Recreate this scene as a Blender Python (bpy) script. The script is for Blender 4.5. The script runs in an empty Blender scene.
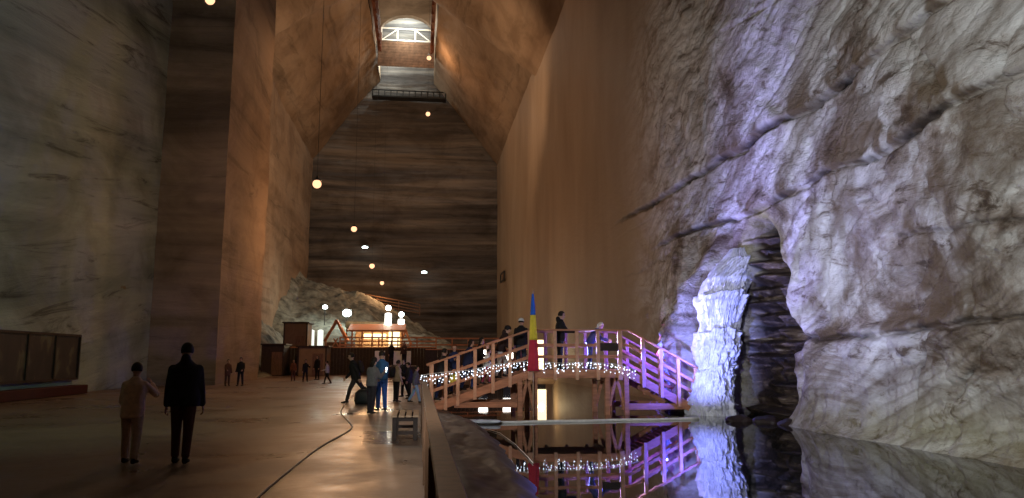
import bpy, bmesh, math, random
import numpy as np
from mathutils import Vector, Matrix
random.seed(7)
sc = bpy.context.scene
COL = sc.collection
# ------------------------------------------------------------------ camera
F = 750.0
PITCH = math.radians(8.2)
YAW = math.radians(7.07)
EYE = Vector((0, 0, 1.6))
cy, sy, cp, sp = math.cos(YAW), math.sin(YAW), math.cos(PITCH), math.sin(PITCH)
RIGHT = Vector((cy, -sy, 0))
FWD = Vector((sy*cp, cy*cp, sp))
UP = Vector((-sy*sp, -cy*sp, cp))
def ray(px, py):
    return (FWD + RIGHT*((px-512)/F) + UP*((249-py)/F))
def P(px, py, X=None, Y=None, Z=None):
    d = ray(px, py)
    if X is not None: t = (X-EYE.x)/d.x
    elif Y is not None: t = (Y-EYE.y)/d.y
    else: t = (Z-EYE.z)/d.z
    return EYE + d*t
cam = bpy.data.cameras.new('camera'); co = bpy.data.objects.new('camera', cam); COL.objects.link(co)
co.location = EYE
co.matrix_world = Matrix(((RIGHT.x, UP.x, -FWD.x, 0), (RIGHT.y, UP.y, -FWD.y, 0), (RIGHT.z, UP.z, -FWD.z, 1.6), (0, 0, 0, 1)))
cam.sensor_width = 36; cam.lens = 36*F/1024; cam.clip_end = 400; cam.clip_start = 0.05
sc.camera = co
sc.view_settings.view_transform = 'Standard'; sc.view_settings.look = 'None'
sc.view_settings.gamma = 1; sc.view_settings.exposure = 0.0; sc.view_settings.use_curve_mapping = False
# ------------------------------------------------------------------ materials
def new_mat(name):
    m = bpy.data.materials.new(name); m.use_nodes = True
    nt = m.node_tree; nt.nodes.clear()
    out = nt.nodes.new('ShaderNodeOutputMaterial'); b = nt.nodes.new('ShaderNodeBsdfPrincipled')
    nt.links.new(b.outputs[0], out.inputs[0])
    return m, nt, b
def N(nt, kind, **kw):
    n = nt.nodes.new(kind)
    for k, v in kw.items():
        if hasattr(n, k): setattr(n, k, v)
        else: n.inputs[k.replace('_', ' ')].default_value = v
    return n
def ramp(nt, fac, stops):
    r = nt.nodes.new('ShaderNodeValToRGB'); nt.links.new(fac, r.inputs[0])
    el = r.color_ramp.elements
    while len(el) < len(stops): el.new(0.5)
    for e, (p, c) in zip(el, stops):
        e.position = p; e.color = (*c, 1) if len(c) == 3 else c
    return r.outputs[0]
def mixc(nt, fac, a, b, mode='MIX'):
    m = nt.nodes.new('ShaderNodeMix'); m.data_type = 'RGBA'; m.blend_type = mode
    for s, v in ((0, fac), (6, a), (7, b)):
        if hasattr(v, 'is_linked') or hasattr(v, 'links'): nt.links.new(v, m.inputs[s])
        elif s == 0: m.inputs[0].default_value = v
        else: m.inputs[s].default_value = (*v, 1)
    return m.outputs[2]
def coords(nt, scale=(1, 1, 1), rot=(0, 0, 0), pre=0.0):
    tc = nt.nodes.new('ShaderNodeTexCoord'); mp = nt.nodes.new('ShaderNodeMapping')
    if pre:
        m0 = nt.nodes.new('ShaderNodeMapping'); m0.inputs['Rotation'].default_value = (pre, 0, 0)
        nt.links.new(tc.outputs['Object'], m0.inputs[0]); nt.links.new(m0.outputs[0], mp.inputs[0])
    else: nt.links.new(tc.outputs['Object'], mp.inputs[0])
    mp.inputs['Scale'].default_value = scale; mp.inputs['Rotation'].default_value = rot
    return mp.outputs[0]
def noise(nt, vec, scale, detail=6, rough=0.55, dist=0.0):
    n = nt.nodes.new('ShaderNodeTexNoise'); nt.links.new(vec, n.inputs['Vector'])
    n.inputs['Scale'].default_value = scale; n.inputs['Detail'].default_value = detail
    n.inputs['Roughness'].default_value = rough; n.inputs['Distortion'].default_value = dist
    return n.outputs[0]
def bump(nt, b, h, strength=0.4, dist=0.1):
    n = nt.nodes.new('ShaderNodeBump'); nt.links.new(h, n.inputs['Height'])
    n.inputs['Strength'].default_value = strength; n.inputs['Distance'].default_value = dist
    nt.links.new(n.outputs[0], b.inputs['Normal'])
def strata_mat(name, lo, mid, hi, tilt=0.04, fine=1.0, spots=None, contrast=(0.3, 0.5, 0.7), rough=0.85, lines=0.6, pre=0.0):
    """salt rock cut flat by saws: layers nearly level, faint saw marks, blotches"""
    m, nt, b = new_mat(name)
    v = coords(nt, (0.05, 0.05, 1.0), (tilt, tilt*0.6, 0), pre)
    a = noise(nt, v, 0.30*fine, 7, 0.6, 0.9)
    c = ramp(nt, a, ((contrast[0], lo), (contrast[1], mid), (contrast[2], hi)))
    v2 = coords(nt, (0.16, 0.16, 1.6), (tilt, 0, 0), pre)
    d = noise(nt, v2, 0.8*fine, 10, 0.72, 0.8)
    c = mixc(nt, lines, c, ramp(nt, d, ((0.34, (0.3, 0.28, 0.26)), (0.44, (0.95, 0.95, 0.95)), (0.75, (1.12, 1.08, 1.04)))), 'MULTIPLY')
    v3 = coords(nt, (0.5, 0.5, 0.8))
    e = noise(nt, v3, 0.35, 7, 0.65, 0.6)
    c = mixc(nt, 0.7, c, ramp(nt, e, ((0.35, (0.5, 0.46, 0.42)), (0.55, (1, 1, 1)))), 'MULTIPLY')
    if spots:
        tc = nt.nodes.new('ShaderNodeTexCoord')
        for (pos, rad, colr) in spots:
            vs = nt.nodes.new('ShaderNodeVectorMath'); vs.operation = 'SUBTRACT'; nt.links.new(tc.outputs['Object'], vs.inputs[0]); vs.inputs[1].default_value = pos
            vm = nt.nodes.new('ShaderNodeVectorMath'); vm.operation = 'DIVIDE'; nt.links.new(vs.outputs[0], vm.inputs[0]); vm.inputs[1].default_value = rad
            ln = nt.nodes.new('ShaderNodeVectorMath'); ln.operation = 'LENGTH'; nt.links.new(vm.outputs[0], ln.inputs[0])
            ad = nt.nodes.new('ShaderNodeMath'); ad.operation = 'ADD'; nt.links.new(ln.outputs['Value'], ad.inputs[0])
            nn = noise(nt, coords(nt), 1.6, 5, 0.6); mu = nt.nodes.new('ShaderNodeMath'); mu.operation = 'MULTIPLY'; nt.links.new(nn, mu.inputs[0]); mu.inputs[1].default_value = 1.6
            nt.links.new(mu.outputs[0], ad.inputs[1])
            f = ramp(nt, ad.outputs[0], ((0.75, (0.8, 0.8, 0.8)), (1.0, (0, 0, 0))))
            rf = nt.nodes.new('ShaderNodeRGBToBW'); nt.links.new(f, rf.inputs[0])
            c = mixc(nt, rf.outputs[0], c, colr)
    nt.links.new(c, b.inputs['Base Color'])
    b.inputs['Roughness'].default_value = rough; b.inputs['Specular IOR Level'].default_value = 0.25
    mix = nt.nodes.new('ShaderNodeMath'); mix.operation = 'ADD'; nt.links.new(d, mix.inputs[0]); nt.links.new(e, mix.inputs[1])
    bump(nt, b, mix.outputs[0], 0.5, 0.25)
    return m
def plain(name, c, rough=0.7, spec=0.3, var=0.25, sc_=8.0, metal=0, stretch=(1, 1, 1), bmp=0.15):
    m, nt, b = new_mat(name)
    n = noise(nt, coords(nt, stretch), sc_, 5, 0.6)
    col = ramp(nt, n, ((0.3, tuple(x*(1-var) for x in c)), (0.7, tuple(min(1, x*(1+var)) for x in c))))
    nt.links.new(col, b.inputs['Base Color'])
    b.inputs['Roughness'].default_value = rough; b.inputs['Specular IOR Level'].default_value = spec; b.inputs['Metallic'].default_value = metal
    if bmp: bump(nt, b, n, bmp, 0.02)
    return m
def emis(name, c, s):
    m = bpy.data.materials.new(name); m.use_nodes = True; nt = m.node_tree; nt.nodes.clear()
    out = nt.nodes.new('ShaderNodeOutputMaterial'); e = nt.nodes.new('ShaderNodeEmission')
    e.inputs[0].default_value = (*c, 1); e.inputs[1].default_value = s
    nt.links.new(e.outputs[0], out.inputs[0]); return m
M = {}
M['green_salt'] = strata_mat('grey_green_salt', (0.19, 0.23, 0.19), (0.29, 0.335, 0.275), (0.40, 0.43, 0.35), 0.05, 1.3, pre=-0.16, lines=0.9, contrast=(0.32, 0.5, 0.68),
    spots=[(tuple(P(14, 291, X=-15.4)), (3, 1.1, 0.42), (0.17, 0.11, 0.02)), (tuple(P(121, 287, X=-15.4)), (3, 1.7, 0.4), (0.17, 0.11, 0.03)), (tuple(P(64, 34, X=-15.4)), (3, 0.5, 0.9), (0.05, 0.045, 0.04)), (tuple(P(97, 335, X=-15.4)), (3, 0.9, 0.35), (0.2, 0.12, 0.03))])
M['pier_salt'] = strata_mat('brown_banded_salt', (0.10, 0.075, 0.06), (0.26, 0.19, 0.145), (0.42, 0.32, 0.24), 0.05, 0.8)
M['wall_salt'] = strata_mat('warm_cut_salt', (0.17, 0.11, 0.07), (0.31, 0.225, 0.155), (0.42, 0.33, 0.25), 0.0, 0.45, contrast=(0.25, 0.5, 0.75), lines=0.6)
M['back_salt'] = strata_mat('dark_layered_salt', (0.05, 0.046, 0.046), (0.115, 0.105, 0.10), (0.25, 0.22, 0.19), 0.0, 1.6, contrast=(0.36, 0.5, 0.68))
def floor_mat():
    m, nt, b = new_mat('packed_salt_floor')
    n = noise(nt, coords(nt), 0.35, 8, 0.65, 0.4); n2 = noise(nt, coords(nt), 6, 6, 0.6)
    c = ramp(nt, n, ((0.3, (0.10, 0.065, 0.045)), (0.5, (0.155, 0.10, 0.07)), (0.7, (0.20, 0.135, 0.095))))
    c = mixc(nt, 0.4, c, ramp(nt, n2, ((0.35, (0.6, 0.6, 0.6)), (0.6, (1, 1, 1)))), 'MULTIPLY')
    nt.links.new(c, b.inputs['Base Color'])
    r = ramp(nt, n, ((0.35, (0.24,)*3), (0.6, (0.5,)*3))); nt.links.new(r, b.inputs['Roughness'])
    b.inputs['Specular IOR Level'].default_value = 0.45
    bump(nt, b, n2, 0.25, 0.02); return m
M['floor'] = floor_mat()
def water_mat():
    m, nt, b = new_mat('still_brine')
    b.inputs['Base Color'].default_value = (0.006, 0.008, 0.008, 1); b.inputs['Roughness'].default_value = 0.02
    b.inputs['IOR'].default_value = 1.38
    n = noise(nt, coords(nt, (1, 0.5, 1)), 1.1, 3, 0.5); bump(nt, b, n, 0.06, 0.03); return m
M['water'] = water_mat()
def rock_mat():
    m, nt, b = new_mat('marbled_salt_rock')
    at = nt.nodes.new('ShaderNodeAttribute'); at.attribute_name = 'stain'
    sep = nt.nodes.new('ShaderNodeSeparateColor'); nt.links.new(at.outputs['Color'], sep.inputs[0])
    # folded thin layers: level lines of a slow field, broken up by blotches
    v = coords(nt, (1, 0.6, 1), (0.5, 0, 0))
    def lines_of(scale, warp, freq):
        n0 = noise(nt, coords(nt), scale, 3, 0.5, 0.2)
        tc = nt.nodes.new('ShaderNodeTexCoord'); dp = nt.nodes.new('ShaderNodeVectorMath'); dp.operation = 'DOT_PRODUCT'
        nt.links.new(tc.outputs['Object'], dp.inputs[0]); dp.inputs[1].default_value = (0.15, 0.27, 1.0)
        m0 = nt.nodes.new('ShaderNodeMath'); m0.operation = 'MULTIPLY_ADD'; nt.links.new(n0, m0.inputs[0]); m0.inputs[1].default_value = warp; nt.links.new(dp.outputs['Value'], m0.inputs[2])
        m1 = nt.nodes.new('ShaderNodeMath'); m1.operation = 'MULTIPLY'; nt.links.new(m0.outputs[0], m1.inputs[0]); m1.inputs[1].default_value = freq
        m2 = nt.nodes.new('ShaderNodeMath'); m2.operation = 'SINE'; nt.links.new(m1.outputs[0], m2.inputs[0])
        m3 = nt.nodes.new('ShaderNodeMath'); m3.operation = 'MULTIPLY_ADD'; nt.links.new(m2.outputs[0], m3.inputs[0]); m3.inputs[1].default_value = 0.5; m3.inputs[2].default_value = 0.5
        return m3.outputs[0]
    f1 = lines_of(0.12, 9.0, 16.0); f2 = lines_of(0.12, 9.0, 5.3)
    l1 = ramp(nt, f1, ((0.0, (0.60, 0.57, 0.54)), (0.3, (0.97, 0.97, 0.97)), (1.0, (1.06, 1.06, 1.06))))
    l2 = ramp(nt, f2, ((0.0, (0.66, 0.62, 0.58)), (0.4, (1, 1, 1)), (1.0, (1.12, 1.12, 1.12))))
    big = noise(nt, coords(nt, (1, 0.8, 1), (0.5, 0, 0)), 0.24, 10, 0.68, 1.2)
    base = ramp(nt, big, ((0.37, (0.11, 0.075, 0.05)), (0.44, (0.32, 0.275, 0.235)), (0.5, (0.54, 0.52, 0.49)), (0.66, (0.68, 0.67, 0.64))))
    msk = ramp(nt, noise(nt, coords(nt), 0.35, 4, 0.6), ((0.4, (0.15,)*3), (0.6, (0.9,)*3)))
    mb = nt.nodes.new('ShaderNodeRGBToBW'); nt.links.new(msk, mb.inputs[0])
    c = mixc(nt, mb.outputs[0], base, l1, 'MULTIPLY')
    c = mixc(nt, 0.8, c, l2, 'MULTIPLY')
    sm = noise(nt, coords(nt, (1, 0.45, 1.3), (0.6, 0, 0)), 1.5, 10, 0.74, 0.8)
    c = mixc(nt, 0.9, c, ramp(nt, sm, ((0.37, (0.20, 0.14, 0.10)), (0.435, (0.85, 0.82, 0.79)), (0.5, (1, 1, 1)), (0.66, (1.15, 1.15, 1.15)))), 'MULTIPLY')
    # smoother browner rock further along the gallery (red), dark shale and darkened crack grooves (green), ochre (blue)
    v4 = coords(nt, (1, 0.3, 0.12)); pl = noise(nt, v4, 0.7, 6, 0.6, 0.4)
    smooth = ramp(nt, pl, ((0.3, (0.25, 0.175, 0.115)), (0.7, (0.37, 0.275, 0.19))))
    c = mixc(nt, sep.outputs[0], c, smooth)
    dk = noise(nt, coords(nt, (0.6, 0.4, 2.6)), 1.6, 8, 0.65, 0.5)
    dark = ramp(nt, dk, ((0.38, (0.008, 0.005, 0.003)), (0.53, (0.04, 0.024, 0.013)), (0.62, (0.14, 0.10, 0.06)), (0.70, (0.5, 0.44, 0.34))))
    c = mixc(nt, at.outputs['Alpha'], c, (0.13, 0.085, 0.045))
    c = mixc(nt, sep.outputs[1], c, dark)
    c = mixc(nt, sep.outputs[2], c, (0.33, 0.30, 0.10))
    nt.links.new(c, b.inputs['Base Color']); b.inputs['Roughness'].default_value = 0.6; b.inputs['Specular IOR Level'].default_value = 0.35
    ad = nt.nodes.new('ShaderNodeMath'); ad.operation = 'MULTIPLY_ADD'
    fine = noise(nt, coords(nt, (1, 0.6, 1.2), (0.4, 0, 0)), 4.0, 9, 0.72, 0.3)
    nt.links.new(fine, ad.inputs[0]); ad.inputs[1].default_value = 0.4; nt.links.new(sm, ad.inputs[2])
    vo = nt.nodes.new('ShaderNodeTexVoronoi'); vo.feature = 'F1'; vo.inputs['Scale'].default_value = 2.2; vo.inputs['Detail'].default_value = 3; vo.inputs['Roughness'].default_value = 0.6
    wn = nt.nodes.new('ShaderNodeVectorMath'); wn.operation = 'ADD'; nt.links.new(coords(nt, (1, 0.45, 1.5), (0.3, 0, 0)), wn.inputs[0])
    nz_ = nt.nodes.new('ShaderNodeTexNoise'); nz_.inputs['Scale'].default_value = 1.5; nz_.inputs['Detail'].default_value = 4; tc2 = nt.nodes.new('ShaderNodeTexCoord'); nt.links.new(tc2.outputs['Object'], nz_.inputs['Vector'])
    nt.links.new(nz_.outputs['Color'], wn.inputs[1]); nt.links.new(wn.outputs[0], vo.inputs['Vector'])
    ad2 = nt.nodes.new('ShaderNodeMath'); ad2.operation = 'MULTIPLY_ADD'; nt.links.new(vo.outputs['Distance'], ad2.inputs[0]); ad2.inputs[1].default_value = -0.5; nt.links.new(ad.outputs[0], ad2.inputs[2])
    sm_ = nt.nodes.new('ShaderNodeMath'); sm_.operation = 'MULTIPLY_ADD'; nt.links.new(sep.outputs[0], sm_.inputs[0]); sm_.inputs[1].default_value = -0.8; sm_.inputs[2].default_value = 1.0
    ad3 = nt.nodes.new('ShaderNodeMath'); ad3.operation = 'MULTIPLY'; nt.links.new(ad2.outputs[0], ad3.inputs[0]); nt.links.new(sm_.outputs[0], ad3.inputs[1])
    bump(nt, b, ad3.outputs[0], 0.65, 0.16)
    return m
M['rock'] = rock_mat()
M['salt_white'] = plain('white_salt_crust', (0.62, 0.62, 0.66), 0.55, 0.4, 0.18, 3.0, bmp=0.7)
M['salt_grey'] = plain('grey_rubble_salt', (0.20, 0.205, 0.175), 0.8, 0.3, 0.75, 1.0, bmp=1.0)
M['bank'] = plain('dark_wet_salt_bank', (0.028, 0.017, 0.012), 0.45, 0.5, 0.5, 2.5, bmp=0.8)
M['wood_bridge'] = plain('orange_brown_timber', (0.46, 0.20, 0.105), 0.6, 0.3, 0.3, 5, stretch=(0.4, 2, 2))
M['wood_post'] = plain('pale_orange_timber', (0.62, 0.33, 0.2), 0.6, 0.3, 0.2, 5)
M['wood_pale'] = plain('pale_timber', (0.5, 0.33, 0.2), 0.6, 0.3, 0.25, 5)
M['wood_dark'] = plain('dark_stained_timber', (0.035, 0.02, 0.013), 0.6, 0.3, 0.35, 5)
M['wood_fence'] = plain('brown_fence_timber', (0.13, 0.065, 0.032), 0.45, 0.4, 0.35, 5, stretch=(2, 2, 0.6))
M['slit_wood'] = plain('reddish_scaffold_timber', (0.15, 0.055, 0.03), 0.7, 0.2, 0.3, 3)
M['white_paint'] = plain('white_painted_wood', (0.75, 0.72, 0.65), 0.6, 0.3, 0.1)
M['box_brown'] = plain('brown_board', (0.17, 0.11, 0.07), 0.7, 0.2, 0.15, 2)
M['red_board'] = plain('dark_red_board', (0.05, 0.006, 0.005), 0.7, 0.2, 0.2, 2)
M['metal_dark'] = plain('dark_metal', (0.04, 0.04, 0.04), 0.4, 0.5, 0.1, 8, 0.6)
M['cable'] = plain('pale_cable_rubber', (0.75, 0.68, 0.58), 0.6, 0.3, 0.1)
M['blackish'] = plain('black_rubber', (0.02, 0.02, 0.02), 0.6, 0.3, 0.1)
M['warm_bulb'] = emis('warm_bulb', (1.0, 0.52, 0.28), 1.9)
M['white_bulb'] = emis('white_bulb', (0.85, 1.0, 0.95), 14)
M['fairy'] = emis('fairy_light', (0.75, 0.85, 1.0), 4)
M['lit_panel'] = emis('lit_panel', (1.0, 0.78, 0.42), 3.0)
M['lit_white'] = emis('lit_white_lantern', (1.0, 0.95, 0.85), 5.0)
# ------------------------------------------------------------------ mesh helpers
def link(name, me, parent=None):
    o = bpy.data.objects.new(name, me); COL.objects.link(o)
    if parent: o.parent = parent
    return o
def obj(name, bm, mat, parent=None, smooth=False):
    me = bpy.data.meshes.new(name); bm.to_mesh(me); bm.free()
    for mm in (mat if isinstance(mat, list) else [mat]): me.materials.append(mm)
    if smooth:
        for p in me.polygons: p.use_smooth = True
    return link(name, me, parent)
def tag(o, label, cat, group=None, kind=None):
    if label: o['label'] = label
    if cat: o['category'] = cat
    if group: o['group'] = group
    if kind: o['kind'] = kind
    return o
def struct(o): o['kind'] = 'structure'; return o
def thing(name, loc, label, cat, group=None, rz=0):
    o = bpy.data.objects.new(name, None); COL.objects.link(o); o.location = loc; o.rotation_euler = (0, 0, rz)
    o.empty_display_size = 0.2
    return tag(o, label, cat, group)
def box(bm, c, s, rot=None, bev=0.0):
    """box of size s centred at c (optional 3x3 rotation)"""
    t = bmesh.new(); bmesh.ops.create_cube(t, size=1)
    for v in t.verts: v.co = Vector((v.co.x*s[0], v.co.y*s[1], v.co.z*s[2]))
    if bev: bmesh.ops.bevel(t, geom=list(t.edges), offset=bev, segments=1, affect='EDGES')
    for v in t.verts: v.co = (rot @ v.co if rot else v.co) + Vector(c)
    merge(bm, t)
def merge(bm, t):
    me = bpy.data.meshes.new('tmp'); t.to_mesh(me); t.free(); bm.from_mesh(me); bpy.data.meshes.remove(me)
def frame(d, up=Vector((0, 0, 1))):
    d = d.normalized()
    x = up.cross(d)
    if x.length < 1e-4: x = Vector((1, 0, 0))
    x.normalize(); y = d.cross(x)
    return Matrix((x, y, d)).transposed()
def bar(bm, a, b, w, h, bev=0.004):
    """rectangular timber from a to b, w wide (level), h deep"""
    a, b = Vector(a), Vector(b)
    box(bm, (a+b)/2, (w, h, (b-a).length), frame(b-a), bev)
def cone(bm, a, b, r0, r1, seg=12, caps=True):
    a, b = Vector(a), Vector(b); R = frame(b-a); rings = []
    for p, r in ((a, r0), (b, r1)):
        rings.append([bm.verts.new(p + R @ Vector((r*math.cos(2*math.pi*i/seg), r*math.sin(2*math.pi*i/seg), 0))) for i in range(seg)])
    for i in range(seg):
        j = (i+1) % seg; bm.faces.new((rings[0][i], rings[0][j], rings[1][j], rings[1][i]))
    if caps: bm.faces.new(rings[0][::-1]); bm.faces.new(rings[1])
def ball(bm, c, r, sub=2, sx=1, sy_=1, sz=1, R=None):
    t = bmesh.new(); bmesh.ops.create_icosphere(t, subdivisions=sub, radius=1)
    for v in t.verts:
        q = Vector((v.co.x*r*sx, v.co.y*r*sy_, v.co.z*r*sz)); v.co = (R @ q if R else q) + Vector(c)
    merge(bm, t)
def limb(bm, a, b, r0, r1, seg=12):
    cone(bm, a, b, r0, r1, seg); ball(bm, a, r0*0.995); ball(bm, b, r1*0.995)
def loft(bm, rings, seg=16, pw=2.0):
    """rings: (centre, xaxis, yaxis) - closed elliptic loft"""
    rr = []
    for c, ax, ay in rings:
        L = []
        for i in range(seg):
            t = 2*math.pi*i/seg; ct, st = math.cos(t), math.sin(t)
            k = (abs(ct)**pw + abs(st)**pw)**(-1/pw)
            L.append(bm.verts.new(Vector(c) + Vector(ax)*ct*k + Vector(ay)*st*k))
        rr.append(L)
    for A, B in zip(rr, rr[1:]):
        for i in range(seg):
            j = (i+1) % seg; bm.faces.new((A[i], A[j], B[j], B[i]))
    bm.faces.new(rr[0][::-1]); bm.faces.new(rr[-1])
def tube(bm, pts, r, seg=8):
    pts = [Vector(p) for p in pts]; rings = []
    for i, p in enumerate(pts):
        d = (pts[min(i+1, len(pts)-1)] - pts[max(i-1, 0)])
        R = frame(d); rings.append([bm.verts.new(p + R @ Vector((r*math.cos(2*math.pi*k/seg), r*math.sin(2*math.pi*k/seg), 0))) for k in range(seg)])
    for A, B in zip(rings, rings[1:]):
        for k in range(seg):
            j = (k+1) % seg; bm.faces.new((A[k], A[j], B[j], B[k]))
    bm.faces.new(rings[0][::-1]); bm.faces.new(rings[-1])
def lathe(bm, c, prof, seg=16):
    c = Vector(c); rings = []
    for r, z in prof:
        rings.append([bm.verts.new(c + Vector((r*math.cos(2*math.pi*k/seg), r*math.sin(2*math.pi*k/seg), z))) for k in range(seg)])
    for A, B in zip(rings, rings[1:]):
        for k in range(seg):
            j = (k+1) % seg; bm.faces.new((A[k], A[j], B[j], B[k]))
    bm.faces.new(rings[0][::-1]); bm.faces.new(rings[-1])
# ---- numpy noise
def vnoise(x, y, seed):
    xi = np.floor(x).astype(np.int64); yi = np.floor(y).astype(np.int64); fx = x-xi; fy = y-yi
    fx = fx*fx*(3-2*fx); fy = fy*fy*(3-2*fy)
    def h(a, b):
        n = (a*374761393 + b*668265263 + seed*1442695041) & 0xFFFFFFFF
        n = ((n ^ (n >> 13))*1274126177) & 0xFFFFFFFF
        n = (n ^ (n >> 16)) & 0xFFFFFFFF
        return n/4294967295.0
    return (h(xi, yi)*(1-fx)+h(xi+1, yi)*fx)*(1-fy) + (h(xi, yi+1)*(1-fx)+h(xi+1, yi+1)*fx)*fy
def fbm(x, y, seed, octv=5, gain=0.5):
    s = 0; a = 1; t = 0
    for k in range(octv):
        s = s + a*(vnoise(x*2**k, y*2**k, seed+k*17)-0.5); t += a; a *= gain
    return s/t*2
def grid_mesh(name, V, mat, parent=None, smooth=True, attr=None):
    """V: (nr, nc, 3) array of points"""
    nr, nc, _ = V.shape
    me = bpy.data.meshes.new(name)
    idx = np.arange(nr*nc).reshape(nr, nc)
    q = np.stack([idx[:-1, :-1], idx[:-1, 1:], idx[1:, 1:], idx[1:, :-1]], -1).reshape(-1, 4)
    me.vertices.add(nr*nc); me.vertices.foreach_set('co', V.reshape(-1).astype(np.float32))
    me.loops.add(q.size); me.loops.foreach_set('vertex_index', q.reshape(-1).astype(np.int32))
    me.polygons.add(len(q)); me.polygons.foreach_set('loop_start', (np.arange(len(q))*4).astype(np.int32))
    me.polygons.foreach_set('loop_total', np.full(len(q), 4, np.int32))
    me.update(calc_edges=True); me.materials.append(mat)
    if smooth: me.polygons.foreach_set('use_smooth', np.ones(len(q), bool))
    if attr is not None:
        ca = me.color_attributes.new('stain', 'FLOAT_COLOR', 'POINT')
        ca.data.foreach_set('color', attr.reshape(-1).astype(np.float32))
    me.validate()
    return link(name, me, parent)
def sheet(name, p00, p10, p01, p11, nu, nv, amp, fs, mat, seed=1, stretch=(1, 1), extra=None):
    """rock face between four corners, uneven along its normal"""
    p00, p10, p01, p11 = [np.array(p, float) for p in (p00, p10, p01, p11)]
    u = np.linspace(0, 1, nu)[None, :, None]; v = np.linspace(0, 1, nv)[:, None, None]
    B = (p00*(1-u)+p10*u)*(1-v) + (p01*(1-u)+p11*u)*v
    n = np.cross(p10-p00, p01-p00); n /= np.linalg.norm(n)
    lu = np.linalg.norm(p10-p00); lv = np.linalg.norm(p01-p00)
    U = (u*lu)[..., 0]*np.ones((nv, 1)); Vv = (v*lv)[..., 0]*np.ones((1, nu))
    d = fbm(U*fs*stretch[0]+3, Vv*fs*stretch[1]+7, seed, 6)*amp
    if extra is not None: d = d + extra(B)
    edge = np.minimum(np.minimum(u, 1-u)[..., 0]*lu, np.minimum(v, 1-v)[..., 0]*lv)
    return struct(grid_mesh(name, B + n*d[..., None], mat))
# ------------------------------------------------------------------ the hall
XL, XR, YB = -16.2, 11.0, 111.0
FOLD = P(497, 165, Y=YB).z
SL, SR = P(380, 80, Y=YB).x, P(434, 80, Y=YB).x
ZS = P(405, 82, Y=YB).z
ZT = ZS + 18
XRB = P(497, 250, Y=YB).x     # right wall at the back
XLB = P(309, 250, Y=YB).x
print('hall', FOLD, SL, SR, ZS, XRB, XLB, P(800, 425, Z=-.3), P(1024, 460, Z=-.3), P(150, 384, Z=0), P(222, 384, Z=0))
PY0, PY1 = 45.5, 57.5
PXI = P(215, 380, Y=PY0).x; XLL = P(146, 384, Y=PY0).x
sheet('wall_left', (XLL, PY0+1, 0), (XLL, -8, 0), (XLL, PY0+1, 46), (XLL, -8, 46), 160, 140, 0.12, 0.5, M['green_salt'], 3, (0.4, 1.5))
sheet('wall_pier_front', (PXI, PY0, 0), (XLL, PY0, 0), (PXI, PY0, 48), (XLL, PY0, 48), 50, 200, 0.10, 0.5, M['pier_salt'], 5, (0.4, 1.5))
sheet('wall_pier_side', (PXI, PY1, 0), (PXI, PY0, 0), (PXI, PY1, 48), (PXI, PY0, 48), 60, 200, 0.12, 0.3, M['wall_salt'], 6, (0.5, 1.0))
sheet('wall_left_far', (XLB, YB, 0), (XLB, PY1-1, 0), (XLB, YB, FOLD), (XLB, PY1-1, FOLD), 200, 120, 0.35, 0.25, M['wall_salt'], 8, (1, 0.6))
def ledge(line, amt, out=1):
    a, b = line
    def f(B):
        d = (b[0]-a[0], b[1]-a[1]); L = math.hypot(*d)
        s = ((B[..., 1]-a[0])*d[1] - (B[..., 0]-a[1])*d[0])/L   # side of the line in (Y, X)
        return amt/(1+np.exp(-np.clip(s*3*out, -30, 30)))
    return f
def slope_pt(px, py, xa, xb):
    """pixel on the sloping ceiling through (xa, FOLD) and (xb, ZS)"""
    n = Vector((-(ZS-FOLD), 0, (xb-xa))); p0 = Vector((xa, 0, FOLD)); d = ray(px, py)
    t = (p0-EYE).dot(n)/d.dot(n); return EYE+d*t
q1, q2 = slope_pt(269, 32, XLB, SL), slope_pt(323, 4, XLB, SL)
r1, r2 = slope_pt(525, 62, XRB, SR), slope_pt(475, 25, XRB, SR)
print('ledges', q1, q2, r1, r2)
sheet('ceiling_left', (XLB-1.4, YB, FOLD-1.5), (XLB-1.4, 20, FOLD-1.5), (SL, YB, ZS), (SL, 20, ZS), 260, 90, 0.35, 0.22, M['wall_salt'], 9, (1, 1),
      ledge(((q1.y, q1.x), (q2.y, q2.x)), -1.2, -1))
sheet('ceiling_right', (XRB+1.3, 20, FOLD-1.5), (XRB+1.3, YB, FOLD-1.5), (SR, 20, ZS), (SR, YB, ZS), 260, 90, 0.25, 0.2, M['wall_salt'], 10, (1, 1),
      ledge(((r1.y, r1.x), (r2.y, r2.x)), -1.2, 1))
sheet('wall_slit_left', (SL, YB, ZS), (SL, 20, ZS), (SL, YB, ZT), (SL, 20, ZT), 80, 30, 0.2, 0.3, M['wall_salt'], 11)
sheet('wall_slit_right', (SR, 20, ZS), (SR, YB, ZS), (SR, 20, ZT), (SR, YB, ZT), 80, 30, 0.2, 0.3, M['wall_salt'], 12)
sheet('ceiling', (SL-1, YB, ZT), (SR+1, YB, ZT), (SL-1, 20, ZT), (SR+1, 20, ZT), 20, 60, 0.2, 0.3, M['wall_salt'], 13)
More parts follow.
